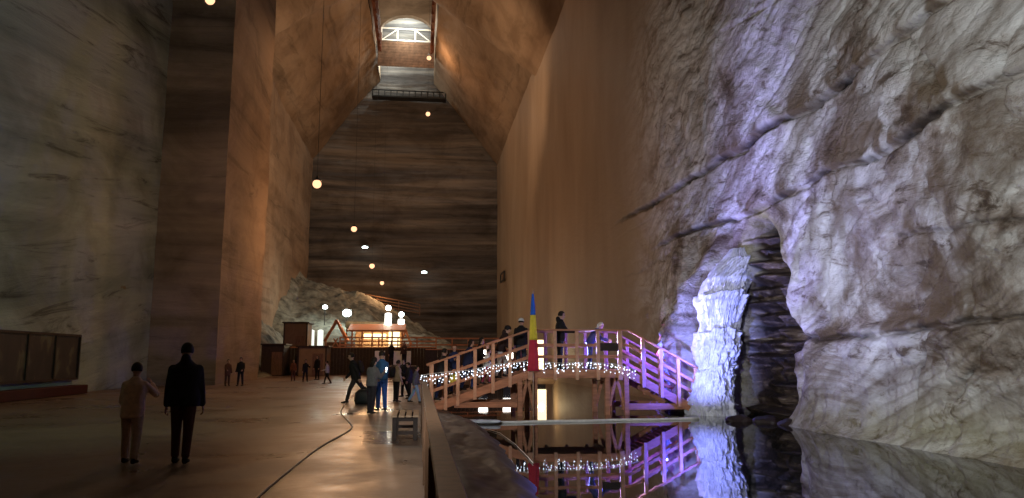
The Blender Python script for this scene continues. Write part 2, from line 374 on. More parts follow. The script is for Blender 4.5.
# back wall follows the hall's section, layered ledges
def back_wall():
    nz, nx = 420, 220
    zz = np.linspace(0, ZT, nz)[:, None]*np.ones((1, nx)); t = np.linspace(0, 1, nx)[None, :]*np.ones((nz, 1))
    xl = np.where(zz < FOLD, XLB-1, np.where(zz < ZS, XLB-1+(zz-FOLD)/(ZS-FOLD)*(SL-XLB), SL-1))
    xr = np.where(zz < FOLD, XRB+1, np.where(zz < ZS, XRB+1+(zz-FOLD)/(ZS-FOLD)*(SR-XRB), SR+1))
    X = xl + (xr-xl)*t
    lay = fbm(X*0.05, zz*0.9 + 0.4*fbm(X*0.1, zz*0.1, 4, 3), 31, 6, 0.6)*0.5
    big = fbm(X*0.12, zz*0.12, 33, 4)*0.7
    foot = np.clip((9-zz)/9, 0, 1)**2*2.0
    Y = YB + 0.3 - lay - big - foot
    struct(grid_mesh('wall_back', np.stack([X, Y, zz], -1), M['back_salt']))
back_wall()
# ------------------------------------------------------------------ right rock wall
def wpt(px, py): p = P(px, py, X=XR); return (p.y, p.z)
def segd(Y, Z, pts):
    """distance and signed side to a polyline"""
    D = np.full(Y.shape, 1e9); S = np.zeros(Y.shape)
    for (a, b) in zip(pts, pts[1:]):
        dx, dz = b[0]-a[0], b[1]-a[1]; L2 = dx*dx+dz*dz
        t = np.clip(((Y-a[0])*dx+(Z-a[1])*dz)/L2, 0, 1)
        ex, ez = Y-(a[0]+t*dx), Z-(a[1]+t*dz); d = np.hypot(ex, ez)
        s = np.sign((Y-a[0])*dz-(Z-a[1])*dx)
        m = d < D; D = np.where(m, d, D); S = np.where(m, s, S)
    return D, S
def inpoly(Y, Z, poly):
    c = np.zeros(Y.shape, bool); n = len(poly)
    for i in range(n):
        (x1, y1), (x2, y2) = poly[i], poly[(i+1) % n]
        if y1 == y2: continue
        m = ((y1 > Z) != (y2 > Z)) & (Y < (x2-x1)*(Z-y1)/(y2-y1)+x1); c ^= m
    return c
CR = [([(600, 232), (638, 211), (680, 191), (723, 163), (771, 127), (819, 105), (860, 72), (897, 42), (951, 5), (990, -20)], 0.55, 0.30),
      ([(665, 245), (695, 232), (741, 216), (790, 192), (831, 172), (885, 157), (945, 120), (976, 99), (1018, 78), (1060, 60)], 0.40, 0.24),
      ([(800, 340), (840, 336), (876, 333), (914, 328), (953, 326), (1000, 318), (1050, 312)], 0.32, 0.25),
      ([(500, 309), (569, 292), (628, 275), (657, 262), (700, 256)], 0.10, 0.14),
      ([(560, 262), (610, 240), (660, 214)], 0.07, 0.14),
      ([(905, 30), (940, 60), (960, 90)], 0.15, 0.15),
      ([(690, 60), (720, 35), (760, 12), (790, -10)], 0.15, 0.2),
      ([(905, 236), (950, 232), (990, 222), (1024, 214)], 0.16, 0.2),
      ([(935, 330), (932, 365), (930, 400)], 0.2, 0.2),
      ([(1000, 350), (985, 380), (975, 402)], 0.15, 0.15)]
FISS = [(750, 222), (762, 222), (771, 237), (777, 262), (786, 275), (783, 300), (792, 325), (807, 342), (797, 350), (797, 380), (801, 428), (735, 428), (735, 360), (742, 330), (738, 300), (748, 265), (744, 240)]
def right_wall():
    nz, ny = 560, 780
    Yv = 7*np.exp(np.linspace(0, math.log(43/7), ny)); Zv = -0.9 + 26*np.linspace(0, 1, nz)**1.25
    Y, Z = np.meshgrid(Yv, Zv)
    rough = 1/(1+np.exp((Y - (33 + 3*fbm(Z*0.2, Z*0.1+2, 3, 3)))/1.6))
    wx = 0.8*fbm(Y*0.25, Z*0.25, 71, 4)
    d = 0.42*fbm(Y*0.13+1, Z*0.16+wx*0.5, 41, 4)*rough
    zt = Z - Y*0.45
    d += 0.075*fbm(Y*0.3+wx, zt*1.0+wx, 43, 7, 0.62)*rough
    d += 0.07*fbm(Y*1.1+wx*2, zt*1.6, 45, 6, 0.65)*rough
    rid = 1-np.abs(fbm(Y*0.5+wx*2, Z*0.7+Y*0.35, 47, 5)); d -= (rid**14)*0.10*rough
    d += 0.10*fbm(Y*0.2, Z*0.1, 51, 4)*(1-rough)
    groove_dark = np.zeros(Y.shape); tan = np.zeros(Y.shape); brown = np.zeros(Y.shape)
    wob = 0.35*fbm(Y*0.5, Z*0.5, 61, 4) + 0.10*fbm(Y*3, Z*3, 62, 4)
    fade = np.clip((41.5-Y)/6, 0, 1)
    for pts, dep, wd in CR:
        dep = dep*0.40*fade; wd = wd*0.26
        D, S = segd(Y+wob, Z+wob*0.6, [wpt(*p) for p in pts])
        d -= dep*1.2*np.exp(-(D/wd)**2)*(0.5+1.0*vnoise(Y*1.5, Z*1.5, 9))
        d += dep*0.8*np.exp(-D/1.5)*(S > 0); brown = np.maximum(brown, np.exp(-D/1.1)*(S > 0)*np.minimum(1, dep*6))
        groove_dark = np.maximum(groove_dark, np.exp(-(D/(wd*1.3))**2)*np.minimum(1, dep*6)*np.clip(0.7+1.6*fbm(Y*0.9, Z*0.9, 66, 4), 0, 1)); tan = np.maximum(tan, np.exp(-D/0.45)*np.minimum(1, dep*2.4)*np.clip(0.2+2.4*fbm(Y*0.7, Z*1.0, 68, 5), 0, 0.8))  # dark tone along the crack grooves, tan beside them
    # lower bulge under the ledge on the right, foot curving out at the waterline
    lz = np.interp(Y, sorted([wpt(*p)[0] for p in CR[2][0]]), [z for _, z in sorted([wpt(*p) for p in CR[2][0]])])
    below = 1/(1+np.exp(-(lz-Z)/0.12)) * (Y < wpt(800, 340)[0]+0.5)
    d += below*(0.35 + 0.12*fbm(Y*1.6, Z*0.35, 81, 4))
    d += 0.4*np.exp(-(Z+0.3)/0.35)*(Z > -0.3) + 0.4*(Z <= -0.3)
    ss = lambda x: np.clip(x, 0, 1)**2*(3-2*np.clip(x, 0, 1))
    d += 1.9*ss((Y-25.3)/0.9)*(1-ss((Y-27)/7))*(1-ss((Z-2.2-0.8*fbm(Y*0.5, Z*0.3, 97, 3))/4.5))*(1+0.25*fbm(Y*1.2, Z*1.2, 98, 5))
    # fissure with thin dark layers
    poly = [wpt(*p) for p in FISS]
    wf = 0.22*fbm(Y*1.3, Z*1.3, 63, 4)
    ins = inpoly(Y+wf, Z+wf*0.7, poly); D, _ = segd(Y+wf, Z+wf*0.7, poly+[poly[0]])
    sd = np.where(ins, D, -D)
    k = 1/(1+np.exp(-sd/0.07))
    lay = (Z*2.3 + 0.5*fbm(Y*0.5, Z*0.4, 87, 4)); fr = lay-np.floor(lay)
    amp = vnoise(np.floor(lay), Y*0.35, 88)
    inner = -0.8 + 0.85*np.where(fr < 0.7, fr/0.7, (1-fr)/0.3)*amp + 0.5*fbm(Y*1.1, Z*0.8, 89, 5)
    # the right side of the slot is the deepest
    edgeR = np.array([0.0])
    yr = np.interp(Z, [p[1] for p in sorted([wpt(*q) for q in FISS[1:11]], key=lambda t: t[1])], [p[0] for p in sorted([wpt(*q) for q in FISS[1:11]], key=lambda t: t[1])])
    inner -= 1.1*np.exp(-((Y-yr)/0.7)**2)
    d = d*(1-k) + (inner)*k
    rim = np.exp(-((sd+0.22)/0.28)**2)*np.clip(0.35+1.1*fbm(Y*0.8+5, Z*0.8, 93, 4), 0, 0.8)*(Y > 0)
    low = np.exp(-((Z-0.1)/0.5)**2)*0.35*(Y < 22)
    patch = np.clip((fbm(Y*0.8+0.3*wx, Z*0.55, 111, 6, 0.62)+0.02)*4, 0, 1)
    rgt = np.exp(-((Y-16)/4.0)**2-((Z-5)/2.2)**2)*0.6
    stain = np.clip(patch*(brown*1.0+rgt+0.12), 0, 0.9)*rough*(1-k)
    att = np.stack([np.maximum(1-rough, tan*0.6), np.maximum(k, groove_dark), np.clip(rim+low, 0, 1)*(1-k), stain], -1)
    d *= np.clip((43-Y)/2, 0, 1)
    X = XR - d
    V = np.stack([X, Y, Z], -1)[:, ::-1]
    struct(grid_mesh('wall_right', V, M['rock'], attr=att[:, ::-1]))
    # farther, smooth part
    Yv = np.linspace(Yv[-1], YB+1, 160); Zv2 = -0.9+ (FOLD+0.9)*np.linspace(0, 1, 120)
    Y, Z = np.meshgrid(Yv, Zv2); t = np.clip((Y-50)/(YB-50), 0, 1)
    X = XR - 0.10*fbm(Y*0.2, Z*0.1, 51, 4)*np.clip((Y-43)/4, 0, 1) + (XRB-XR)*t
    a = np.stack([np.ones(Y.shape), 0*Y, 0*Y, 0*Y], -1)
    struct(grid_mesh('wall_right_far', np.stack([X, Y, Z], -1)[:, ::-1], M['rock'], attr=a))
    # upper part of the near wall
    Yv = np.linspace(7, 43.2, 120); Zv3 = np.linspace(25.05, FOLD+.3, 30); Y, Z = np.meshgrid(Yv, Zv3)
    X = XR - 0.3*fbm(Y*0.2, Z*0.2, 52, 4); a = np.stack([np.clip((Y-28)/8, 0, 1), 0*Y, 0*Y, 0*Y], -1)
    struct(grid_mesh('wall_right_upper', np.stack([X, Y, Z], -1)[:, ::-1], M['rock'], attr=a))
right_wall()
# ------------------------------------------------------------------ floor, lake, bank
LAKE_Y = 60.0
ZW = -0.3
def floor():
    bm = bmesh.new()
    V = np.zeros((140, 60, 3)); 
    ys = np.concatenate([np.linspace(-8, 40, 90), np.linspace(42, YB, 50)]); xs = np.linspace(XL-0.5, 0.3, 60)
    X, Y = np.meshgrid(xs, ys); Z = 0.006*fbm(X*0.5, Y*0.5, 5, 3)
    struct(grid_mesh('floor', np.stack([X, Y, Z], -1), M['floor']))
    xs = np.linspace(0.3, XR+1, 30); ys = np.linspace(LAKE_Y, YB, 40); X, Y = np.meshgrid(xs, ys)
    Z = 0.004*fbm(X*0.5, Y*0.5, 6, 3) + np.where(Y <= LAKE_Y+0.01, -0.6, 0)
    struct(grid_mesh('floor_far', np.stack([X, Y, Z], -1), M['floor']))
    bm = bmesh.new(); vs = [bm.verts.new(p) for p in ((0.1, -8, ZW), (XR+2.5, -8, ZW), (XR+2.5, LAKE_Y+.5, ZW), (0.1, LAKE_Y+.5, ZW))]; bm.faces.new(vs)
    w = obj('lake_water', bm, M['water']); tag(w, 'still dark brine of the underground lake mirroring the bridge', 'water', kind='stuff')
    # bank of dark salt between the fence and the water
    t = np.linspace(0, 1, 60)[None, :]; ys = np.linspace(0, 42, 400)[:, None]
    wdt = 1.5 + 0.35*fbm(ys*0.35, ys*0+1, 8, 4) - 0.9*np.clip((ys-20)/6, 0, 1)
    wdt = np.maximum(wdt, 0.4)
    X = 0.24 + t*wdt*1.15; Y = ys + 0*t
    Z = -0.02 - 0.10*t - 0.42*np.clip((t-0.62)/0.38, 0, 1)**1.3 + 0.10*fbm(X*1.6, Y*1.1, 12, 5)*np.sin(np.pi*np.clip(t, 0.1, 1))
    struct(grid_mesh('bank_ground', np.stack([X, Y, Z], -1), M['bank']))
floor()
# ------------------------------------------------------------------ bridge
BF = P(528, 416, Z=ZW).y            # front face of the bridge
BW = 1.9                            # width
BB = BF + BW
def bx(px): return P(px, 365, Y=BF).x
def bz(px, py): return P(px, py, Y=BF).z
print('bridge', BF, bx(418), bx(530), bx(628), bx(695), bz(535, 328), bz(619, 330), bz(560, 368), bz(695, 370), bz(695, 411), bz(430, 412))
bridge = thing('footbridge', (bx(580), BF+BW/2, ZW), 'arched orange-brown timber footbridge with a flat middle and two sloping ramps over the lake', 'footbridge')
def bpart(name, bm, mat='wood_bridge', parent=bridge, **k):
    bm.transform(Matrix.Translation(-bridge.location)); return obj(name, bm, M[mat], parent, **k)
xa, xb, xc, xd = bx(427), bx(530), bx(629), bx(697)
zd = bz(560, 370)                   # deck
z0 = 0.02; z1 = bz(698, 408)
HR = bz(560, 330) - zd              # handrail height
def deckz(x):
    if x < xb: return z0 + (zd-z0)*(x-xa)/(xb-xa)
    if x < xc: return zd
    return zd + (z1-zd)*(x-xc)/(xd-xc)
secs = [(xa, xb), (xb, xc), (xc, xd)]
for i, (s, e) in enumerate(secs):
    bm = bmesh.new(); n = max(2, int(math.hypot(e-s, deckz(e-1e-4)-deckz(s+1e-4))/0.16))
    for k in range(n):
        x = s + (e-s)*(k+.5)/n
        zz = deckz(x); ang = math.atan2(deckz(e-1e-4)-deckz(s+1e-4), e-s)
        box(bm, (x, BF+BW/2, zz-0.02), (0.14*math.hypot(1, 0), BW-0.16, 0.04), Matrix.Rotation(-ang, 3, 'Y'), 0.004)
    bpart('deck', bm)
    for y in (BF+0.04, BB-0.04):
        bm = bmesh.new(); bar(bm, (s, y, deckz(s+1e-4)-0.13), (e, y, deckz(e-1e-4)-0.13), 0.08, 0.26); bpart('stringer', bm)
px_posts = [432, 446, 458, 475, 493, 510, 530, 555, 577, 598, 620, 643, 661, 678, 695]
for y, yo in ((BF-0.02, -1), (BB+0.02, 1)):
    for q in px_posts:
        x = bx(q); z = deckz(min(x, xd)); bm = bmesh.new()
        wdt = 0.15 if q in (530, 620) else 0.11
        box(bm, (x, y, z + (HR-0.35)/2), (wdt, 0.09, HR+0.30), None, 0.008); bpart('post', bm, 'wood_post')
    for i, (s, e) in enumerate(secs):
        for h, w_, t_ in ((HR, 0.12, 0.06), (HR*0.62, 0.04, 0.10), (HR*0.33, 0.04, 0.10)):
            bm = bmesh.new(); yy = y - yo*0.0 + (0 if h == HR else -yo*0.06)
            bar(bm, (s, yy, deckz(s+1e-4)+h), (e, yy, deckz(e-1e-4)+h), w_, t_); bpart('handrail' if h == HR else 'rail', bm)
# trestles
for qa, qb in ((520, 535), (607, 626)):
    xl, xr = bx(qa), bx(qb)
    for y in (BF+0.05, BB-0.05):
        for x in (xl, xr):
            bm = bmesh.new(); box(bm, (x, y, (zd-0.2+ZW-0.5)/2), (0.16, 0.14, zd-0.2-ZW+0.5), None, 0.01); bpart('trestle_post', bm)
        bm = bmesh.new(); bar(bm, (xl, y+0.02, ZW+0.05), ((xl+xr)/2, y+0.02, zd-0.25), 0.06, 0.10); bpart('brace', bm)
        bm = bmesh.new(); bar(bm, (xr, y+0.02, ZW+0.05), ((xl+xr)/2, y+0.02, zd-0.25), 0.06, 0.10); bpart('brace', bm)
    bm = bmesh.new(); bar(bm, (xl, BF+.1, zd-0.3), (xl, BB-.1, zd-.3), 0.12, 0.16); bpart('cross_beam', bm)
zt = bz(490, 405)
for y in (BF+0.15, BB-0.15):
    bm = bmesh.new(); bar(bm, (bx(455), y, zt), (bx(524), y, zt), 0.12, 0.18); bpart('tie_beam', bm)
    bm = bmesh.new(); bar(bm, (bx(622), y, zt-0.1), (bx(692), y, zt-0.1), 0.12, 0.2); bpart('tie_beam', bm)
    bm = bmesh.new(); bar(bm, (bx(466), y, zt+0.1), (bx(520), y, zd-0.3), 0.05, 0.08); bpart('brace', bm)
bm = bmesh.new(); box(bm, (bx(609), BF-0.09, bz(609, 347)), (0.62, 0.03, 0.26), None, 0.01); bpart('notice_panel', bm, 'wood_dark')
# ------------------------------------------------------------------ strings of fairy lights on the bridge
_b = bmesh.new(); bmesh.ops.create_icosphere(_b, subdivisions=1, radius=1); bulb_me = bpy.data.meshes.new('bulb'); _b.to_mesh(bulb_me); _b.free(); bulb_me.materials.append(M['fairy'])
def fairy(loc_pts, n, label, drop=(0.12, 0.42), cnt=(3, 2, 3, 2, 2)):
    t = thing('fairy_lights', loc_pts[0], label, 'string lights', 'fairy lights hung along the bridge')
    org = Vector(loc_pts[0])
    bm = bmesh.new(); tube(bm, [Vector(p)-org for p in loc_pts], 0.008, 5); obj('wire', bm, M['white_paint'], t)
    L = [0]
    for a, b in zip(loc_pts, loc_pts[1:]): L.append(L[-1]+(Vector(b)-Vector(a)).length)
    for k in range(n):
        s = L[-1]*(k+random.random()*.6)/n; i = max(j for j in range(len(L)-1) if L[j] <= s)
        p = Vector(loc_pts[i]).lerp(Vector(loc_pts[i+1]), (s-L[i])/(L[i+1]-L[i])) - org
        d = random.uniform(*drop); m = cnt[k % len(cnt)]; bm = bmesh.new()
        cone(bm, p, p-Vector((0, 0, d)), 0.004, 0.004, 4)
        w_ = obj('light_strand', bm, M['white_paint'], t)
        for j in range(m):
            q = p + Vector((random.uniform(-.03, .03), random.uniform(-.02, .02), -d*(j+.5)/m)); r = random.uniform(.014, .024)
            b_ = bpy.data.objects.new('bulb', bulb_me); COL.objects.link(b_); b_.parent = w_; b_.location = q; b_.scale = (r, r, r)
    return t
yf = BF - 0.13
def fp(px, py): return tuple(P(px, py, Y=yf))
fairy([fp(421, 375), fp(445, 372), fp(470, 370), fp(497, 364), fp(530, 361)], 40, 'icicle string of cold white fairy lights across the climbing left ramp of the bridge')
fairy([fp(531, 361), fp(560, 363), fp(590, 362), fp(615, 364), fp(637, 370)], 40, 'icicle string of cold white fairy lights under the flat middle of the bridge')
# ------------------------------------------------------------------ flag in front of the bridge
def flag():
    xf = P(533, 340, Y=BF-0.3).x; yf_ = BF-0.3
    zt_, zb = P(533, 294, Y=yf_).z, P(533, 371, Y=yf_).z
    t = thing('flag', (xf, yf_, ZW), 'furled blue, yellow and red flag hanging on a pole before the bridge', 'flag')
    bm = bmesh.new(); cone(bm, (0, 0, -0.3), (0, 0, zt_-ZW), 0.022, 0.016, 10); obj('pole', bm, M['wood_pale'], t)
    bm = bmesh.new(); lathe(bm, (0, 0, zt_-ZW), ((0.0, 0), (0.025, 0.02), (0.028, 0.05), (0.012, 0.12), (0.002, 0.19)), 10); obj('finial', bm, M['warm_metal'], t)
    zs = [zt_, P(533, 315, Y=yf_).z, P(533, 340, Y=yf_).z, zb]
    names = ((0.02, 0.09, 0.45, 'blue'), (0.8, 0.6, 0.05, 'yellow'), (0.5, 0.03, 0.06, 'red'))
    for k in range(3):
        rings = []
        for j in range(9):
            z = zs[k] + (zs[k+1]-zs[k])*j/8
            f = (zt_-z)/(zt_-zb); r = 0.025 + 0.135*f**0.8
            L = []
            rings.append((z, r, f))
        bm = bmesh.new(); RR = []
        for z, r, f in rings:
            RR.append([bm.verts.new(((r*(1+0.28*math.sin(5*a+3*f)))*math.cos(a), 0.6*r*(1+0.3*math.sin(4*a+1.3-2*f))*math.sin(a), z-ZW)) for a in [2*math.pi*i/40 for i in range(40)]])
        for A, B in zip(RR, RR[1:]):
            for i in range(40): bm.faces.new((A[i], B[i], B[(i+1) % 40], A[(i+1) % 40]))
        bm.faces.new(RR[0]); bm.faces.new(RR[-1][::-1])
        o = obj('cloth_band', bm, M[names[k][3]+'_cloth'], t, smooth=True); o['label'] = names[k][3]+' band of the flag cloth'
M['warm_metal'] = plain('brass', (0.6, 0.45, 0.25), 0.35, 0.5, 0.1, metal=0.8)
M['blue_cloth'] = plain('blue_cloth', (0.03, 0.13, 0.55), 0.8, 0.2, 0.1)
M['yellow_cloth'] = plain('yellow_cloth', (0.8, 0.62, 0.06), 0.8, 0.2, 0.1)
M['red_cloth'] = plain('red_cloth', (0.6, 0.04, 0.07), 0.8, 0.2, 0.1)
flag()
# ------------------------------------------------------------------ pale tube shaped as the line of light on the lake
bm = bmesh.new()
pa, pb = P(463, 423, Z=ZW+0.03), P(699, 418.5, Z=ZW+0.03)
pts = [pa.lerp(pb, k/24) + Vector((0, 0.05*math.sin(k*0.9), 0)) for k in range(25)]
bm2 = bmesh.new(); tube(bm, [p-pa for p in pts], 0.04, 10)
o = obj('water_light_line', bm, M['white_paint'], None, True); o.location = pa
tag(o, 'long pale tube standing for the line of light on the water in front of the bridge', 'boom')
bm = bmesh.new()
for k in range(8): 
    a = P(463+k*4.5, 421.5, Z=ZW+0.08); ball(bm, a-pa, 0.10+0.03*random.random(), 2, 1.8, 0.8, 0.5)
o = obj('salt_crust', bm, M['salt_white'], None, True); o.location = pa; tag(o, 'pale salt crust at the water edge beside the end of the pale line on the water', 'salt crust')
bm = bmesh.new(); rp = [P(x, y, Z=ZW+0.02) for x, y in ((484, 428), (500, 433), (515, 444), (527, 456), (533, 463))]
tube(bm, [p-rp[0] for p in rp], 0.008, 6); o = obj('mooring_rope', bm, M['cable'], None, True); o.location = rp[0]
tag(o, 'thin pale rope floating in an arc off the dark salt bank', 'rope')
# ------------------------------------------------------------------ fence by the lake
FX = 0.10; FH = 1.0; FY0, FY1 = 1.2, 18.6
fence = thing('lake_fence', (FX+0.06, (FY0+FY1)/2, 0), 'brown boarded timber fence with a flat top rail running along the lake bank', 'fence')
def fpart(n, bm, m='wood_fence'):
    bm.transform(Matrix.Translation(-fence.location)); return obj(n, bm, M[m], fence)
bm = bmesh.new(); y = FY0
while y < FY1-0.05:
    box(bm, (FX+0.045, y+0.065, FH/2-0.02), (0.022, 0.118, FH-0.08), None, 0.003); y += 0.135
fpart('board_panel', bm)
bm = bmesh.new(); box(bm, (FX+0.06, (FY0+FY1)/2, FH-0.02), (0.13, FY1-FY0, 0.04), None, 0.006); fpart('top_rail', bm)
for z in (0.22, 0.8):
    bm = bmesh.new(); box(bm, (FX+0.08, (FY0+FY1)/2, z), (0.04, FY1-FY0-.02, 0.09), None, 0.004); fpart('inner_rail', bm)
for k in range(9):
    bm = bmesh.new(); box(bm, (FX+0.012, FY0+0.06+k*(FY1-FY0-0.12)/8, FH/2-0.02), (0.05, 0.10, FH-0.04), None, 0.006); fpart('post', bm)
# ------------------------------------------------------------------ bench
bc = P(402, 441, Z=0); bx0, by0 = P(391, 441, Z=0).x, P(391, 441, Z=0).y
bench = thing('bench', (bx0+0.26, by0+0.8, 0), 'low backless timber bench with slatted seat beside the lake fence', 'bench')
for k in range(4):
    bm = bmesh.new(); box(bm, (-0.21+k*0.14, 0, 0.46), (0.11, 1.6, 0.04), None, 0.006); o = obj('seat_slat', bm, M['wood_pale'], bench)
for sx in (-0.2, 0.2):
    for y_ in (-0.68, 0.68):
        bm = bmesh.new(); box(bm, (sx, y_, 0.22), (0.09, 0.09, 0.44), None, 0.006); obj('leg', bm, M['wood_dark'], bench)
for y_ in (-0.68, 0.68):
    bm = bmesh.new(); box(bm, (0, y_, 0.40), (0.34, 0.06, 0.08)); obj('apron', bm, M['wood_dark'], bench)
    bm = bmesh.new(); box(bm, (0, y_, 0.14), (0.34, 0.05, 0.06)); obj('stretcher', bm, M['wood_dark'], bench)
# ------------------------------------------------------------------ cable on the floor
cpts = [(200, 560), (257, 498), (290, 470), (320, 447), (345, 433), (352, 427), (347, 420), (341, 412), (345, 404), (352, 397), (362, 388), (372, 382)]
cp = [P(x, y, Z=0.014) for x, y in cpts]
sm = []
for i in range(len(cp)-1):
    p0, p1, p2, p3 = cp[max(i-1, 0)], cp[i], cp[i+1], cp[min(i+2, len(cp)-1)]
    for k in range(8):
        t = k/8; sm.append(0.5*((2*p1)+(p2-p0)*t+(2*p0-5*p1+4*p2-p3)*t*t+(3*p1-p0-3*p2+p3)*t**3))
bm = bmesh.new(); tube(bm, [p-sm[0] for p in sm], 0.014, 8); o = obj('floor_cable', bm, M['cable'], None, True); o.location = sm[0]
tag(o, 'pale cable snaking over the floor towards the group of visitors', 'cable')
# ------------------------------------------------------------------ hanging lamps
gzb = 46
string = [P(210, 0, X=-5), P(317, 184, X=-5), P(354, 229, X=-5), P(372, 266, X=-5), P(382, 283, X=-5)]
high = [P(429, 58, Y=95), P(428, 114, Y=92)]
lab = ['warm hanging lamp cut by the top of the picture above the brown pier', 'largest warm hanging lamp, in front of the far corner of the left wall',
       'warm hanging lamp, second lowest but two of the row before the back wall', 'warm hanging lamp just above the lowest one of the row before the back wall', 'lowest and smallest warm hanging lamp of the row before the back wall',
       'warm hanging lamp high up beside the dark rail of the ceiling slit', 'warm hanging lamp below the ceiling slit, alone before the dark top of the back wall']
lab[2] = 'warm hanging lamp between the largest one and the two close together below it'
for p, l, top, r in zip(string+high, lab, [ZS]*5+[ZT-.1, ZT-.1], [.11, .21, .22, .27, .27, .30, .28]):
    t = thing('hanging_lamp', p, l, 'lamp', 'warm lamps hanging in the mine hall')
    bm = bmesh.new(); ball(bm, (0, 0, 0), r, 3); obj('bulb', bm, M['warm_bulb'], t, True)
    bm = bmesh.new(); lathe(bm, (0, 0, r*0.8), ((r*0.9, 0), (r*0.7, r*0.35), (r*0.25, r*0.6), (r*0.2, r*1.1)), 14); obj('lamp_shade', bm, M['metal_dark'], t, True)
    bm = bmesh.new(); cone(bm, (0, 0, r*1.8), (0, 0, top-p.z), 0.012, 0.012, 5); obj('cable', bm, M['metal_dark'], t)
for (x, y, l) in ((365, 247, 'small cold white lamp on the back wall, the higher of two'), (424, 272, 'small cold white lamp on the back wall, the lower of two')):
    p = P(x, y, Y=YB-2.2); t = thing('wall_lamp', p, l, 'lamp', 'small cold lamps on the back wall')
    bm = bmesh.new(); ball(bm, (0, -0.1, -0.05), 0.27, 2, 1.6, 1, 0.6); obj('bulb', bm, M['white_bulb'], t, True)
    bm = bmesh.new(); box(bm, (0, 0.6, 0.2), (0.9, 1.8, 0.12), None, 0.02); obj('bracket', bm, M['metal_dark'], t)
# ------------------------------------------------------------------ ceiling slit: side scaffolds, gallery bridges
for s, xx, lb in ((1, SL, 'left'), (-1, SR, 'right')):
    t = thing('slit_scaffold', (xx, 60, ZS), 'dark reddish timber railing along the %s edge of the ceiling slit' % lb, 'railing', 'railings along the ceiling slit')
    for dz in (0.4, 2.2):
        bm = bmesh.new(); box(bm, (s*0.45, 10, dz), (0.35, 60, 0.35)); obj('beam', bm, M['slit_wood'], t)
    for k in range(26):
        bm = bmesh.new(); box(bm, (s*0.62, -19.5+k*2.36, 1.3), (0.28, 0.5, 2.6)); obj('post', bm, M['slit_wood'], t)
def gallery(y, pyt, pyb, depth, label, rail=True):
    zt_, zb = P(405, pyt, Y=y).z, P(405, pyb, Y=y).z
    t = thing('gallery_bridge', ((SL+SR)/2, y, zb), label, 'gallery', 'timber galleries crossing the slit'); wd = SR-SL-0.3
    bm = bmesh.new(); n = 9
    for k in range(n): box(bm, (0, -0.0, (zt_-zb)*(k+.5)/n), (wd, 0.12, (zt_-zb)/n*0.93))
    obj('front_boards', bm, M['gallery_wood'], t)
    bm = bmesh.new(); box(bm, (0, depth/2+.1, zt_-zb-0.1), (wd, depth, 0.2)); obj('walkway', bm, M['slit_wood'], t)
    if rail:
        h = P(405, 30, Y=y).z-zt_
        hw = wd/2-0.5
        for z in (0.05, h):
            bm = bmesh.new(); bar(bm, (-hw, -.1, zt_-zb+z+.1), (hw, -.1, zt_-zb+z+.1), 0.14, 0.16); obj('rail', bm, M['white_paint'], t)
        for fx in (-1, -.36, .36, 1):
            bm = bmesh.new(); bar(bm, (fx*hw, -.1, zt_-zb), (fx*hw, -.1, zt_-zb+h+.2), 0.16, 0.16); obj('rail_post', bm, M['white_paint'], t)
        for a, b in ((-1, -.36), (1, .36)):
            bm = bmesh.new(); bar(bm, (a*hw, -.1, zt_-zb+.1), (b*hw, -.1, zt_-zb+h), 0.12, 0.12); obj('rail_brace', bm, M['white_paint'], t)
            
    return zt_, zb
M['gallery_wood'] = plain('brown_gallery_boards', (0.13, 0.075, 0.045), 0.8, 0.2, 0.4, 1.5)
gz = gallery(101, 42, 67, 2.5, 'brown boarded gallery with white railing crossing the ceiling slit under the bright arch')
# arched end of the upper gallery
def arch_wall():
    y = 104.5; zb = P(405, 42, Y=y).z; zs = P(405, 33, Y=y).z; zt_ = P(405, 15, Y=y).z; cx = (SL+SR)/2; hw = (SR-SL)/2-0.25
    bm = bmesh.new(); n = 28; prev = None
    outer = [];inner = []
    for k in range(n+1):
        a = math.pi*k/n; inner.append((cx-hw*math.cos(a), zs+(zt_-zs)*math.sin(a))); outer.append((cx-(hw+0.8)*math.cos(a), zs+1+(ZT+0.5-zs)*(1 if 0.08 < k/n < 0.92 else 0.5)))
    vi = [[bm.verts.new((x, yy, z)) for x, z in inner] for yy in (y, y+1.0)]; vo = [bm.verts.new((x, y, z)) for x, z in outer]
    for k in range(n):
        bm.faces.new((vi[0][k], vo[k], vo[k+1], vi[0][k+1])); bm.faces.new((vi[0][k], vi[0][k+1], vi[1][k+1], vi[1][k]))
    return struct(obj('wall_slit_arch', bm, M['wall_salt']))
arch_wall()
# catwalk along the back wall
zc = P(408, 98, Y=109.6).z; xl_, xr_ = P(372, 98, Y=109.6).x, P(446, 98, Y=109.6).x
t = thing('catwalk', ((xl_+xr_)/2, 109.3, zc), 'narrow dark catwalk with railing crossing the back wall just below the slit', 'catwalk')
bm = bmesh.new(); box(bm, (0, 0.6, 0), (xr_-xl_, 1.6, 0.22)); obj('walkway', bm, M['metal_dark'], t)
bm = bmesh.new(); box(bm, (0, -0.1, 0.95), (xr_-xl_, 0.14, 0.16)); obj('rail', bm, M['metal_dark'], t)
for k in range(13):
    bm = bmesh.new(); box(bm, ((k/12-.5)*(xr_-xl_-.2), -0.1, 0.45), (0.16, 0.14, 1.0)); obj('post', bm, M['metal_dark'], t)
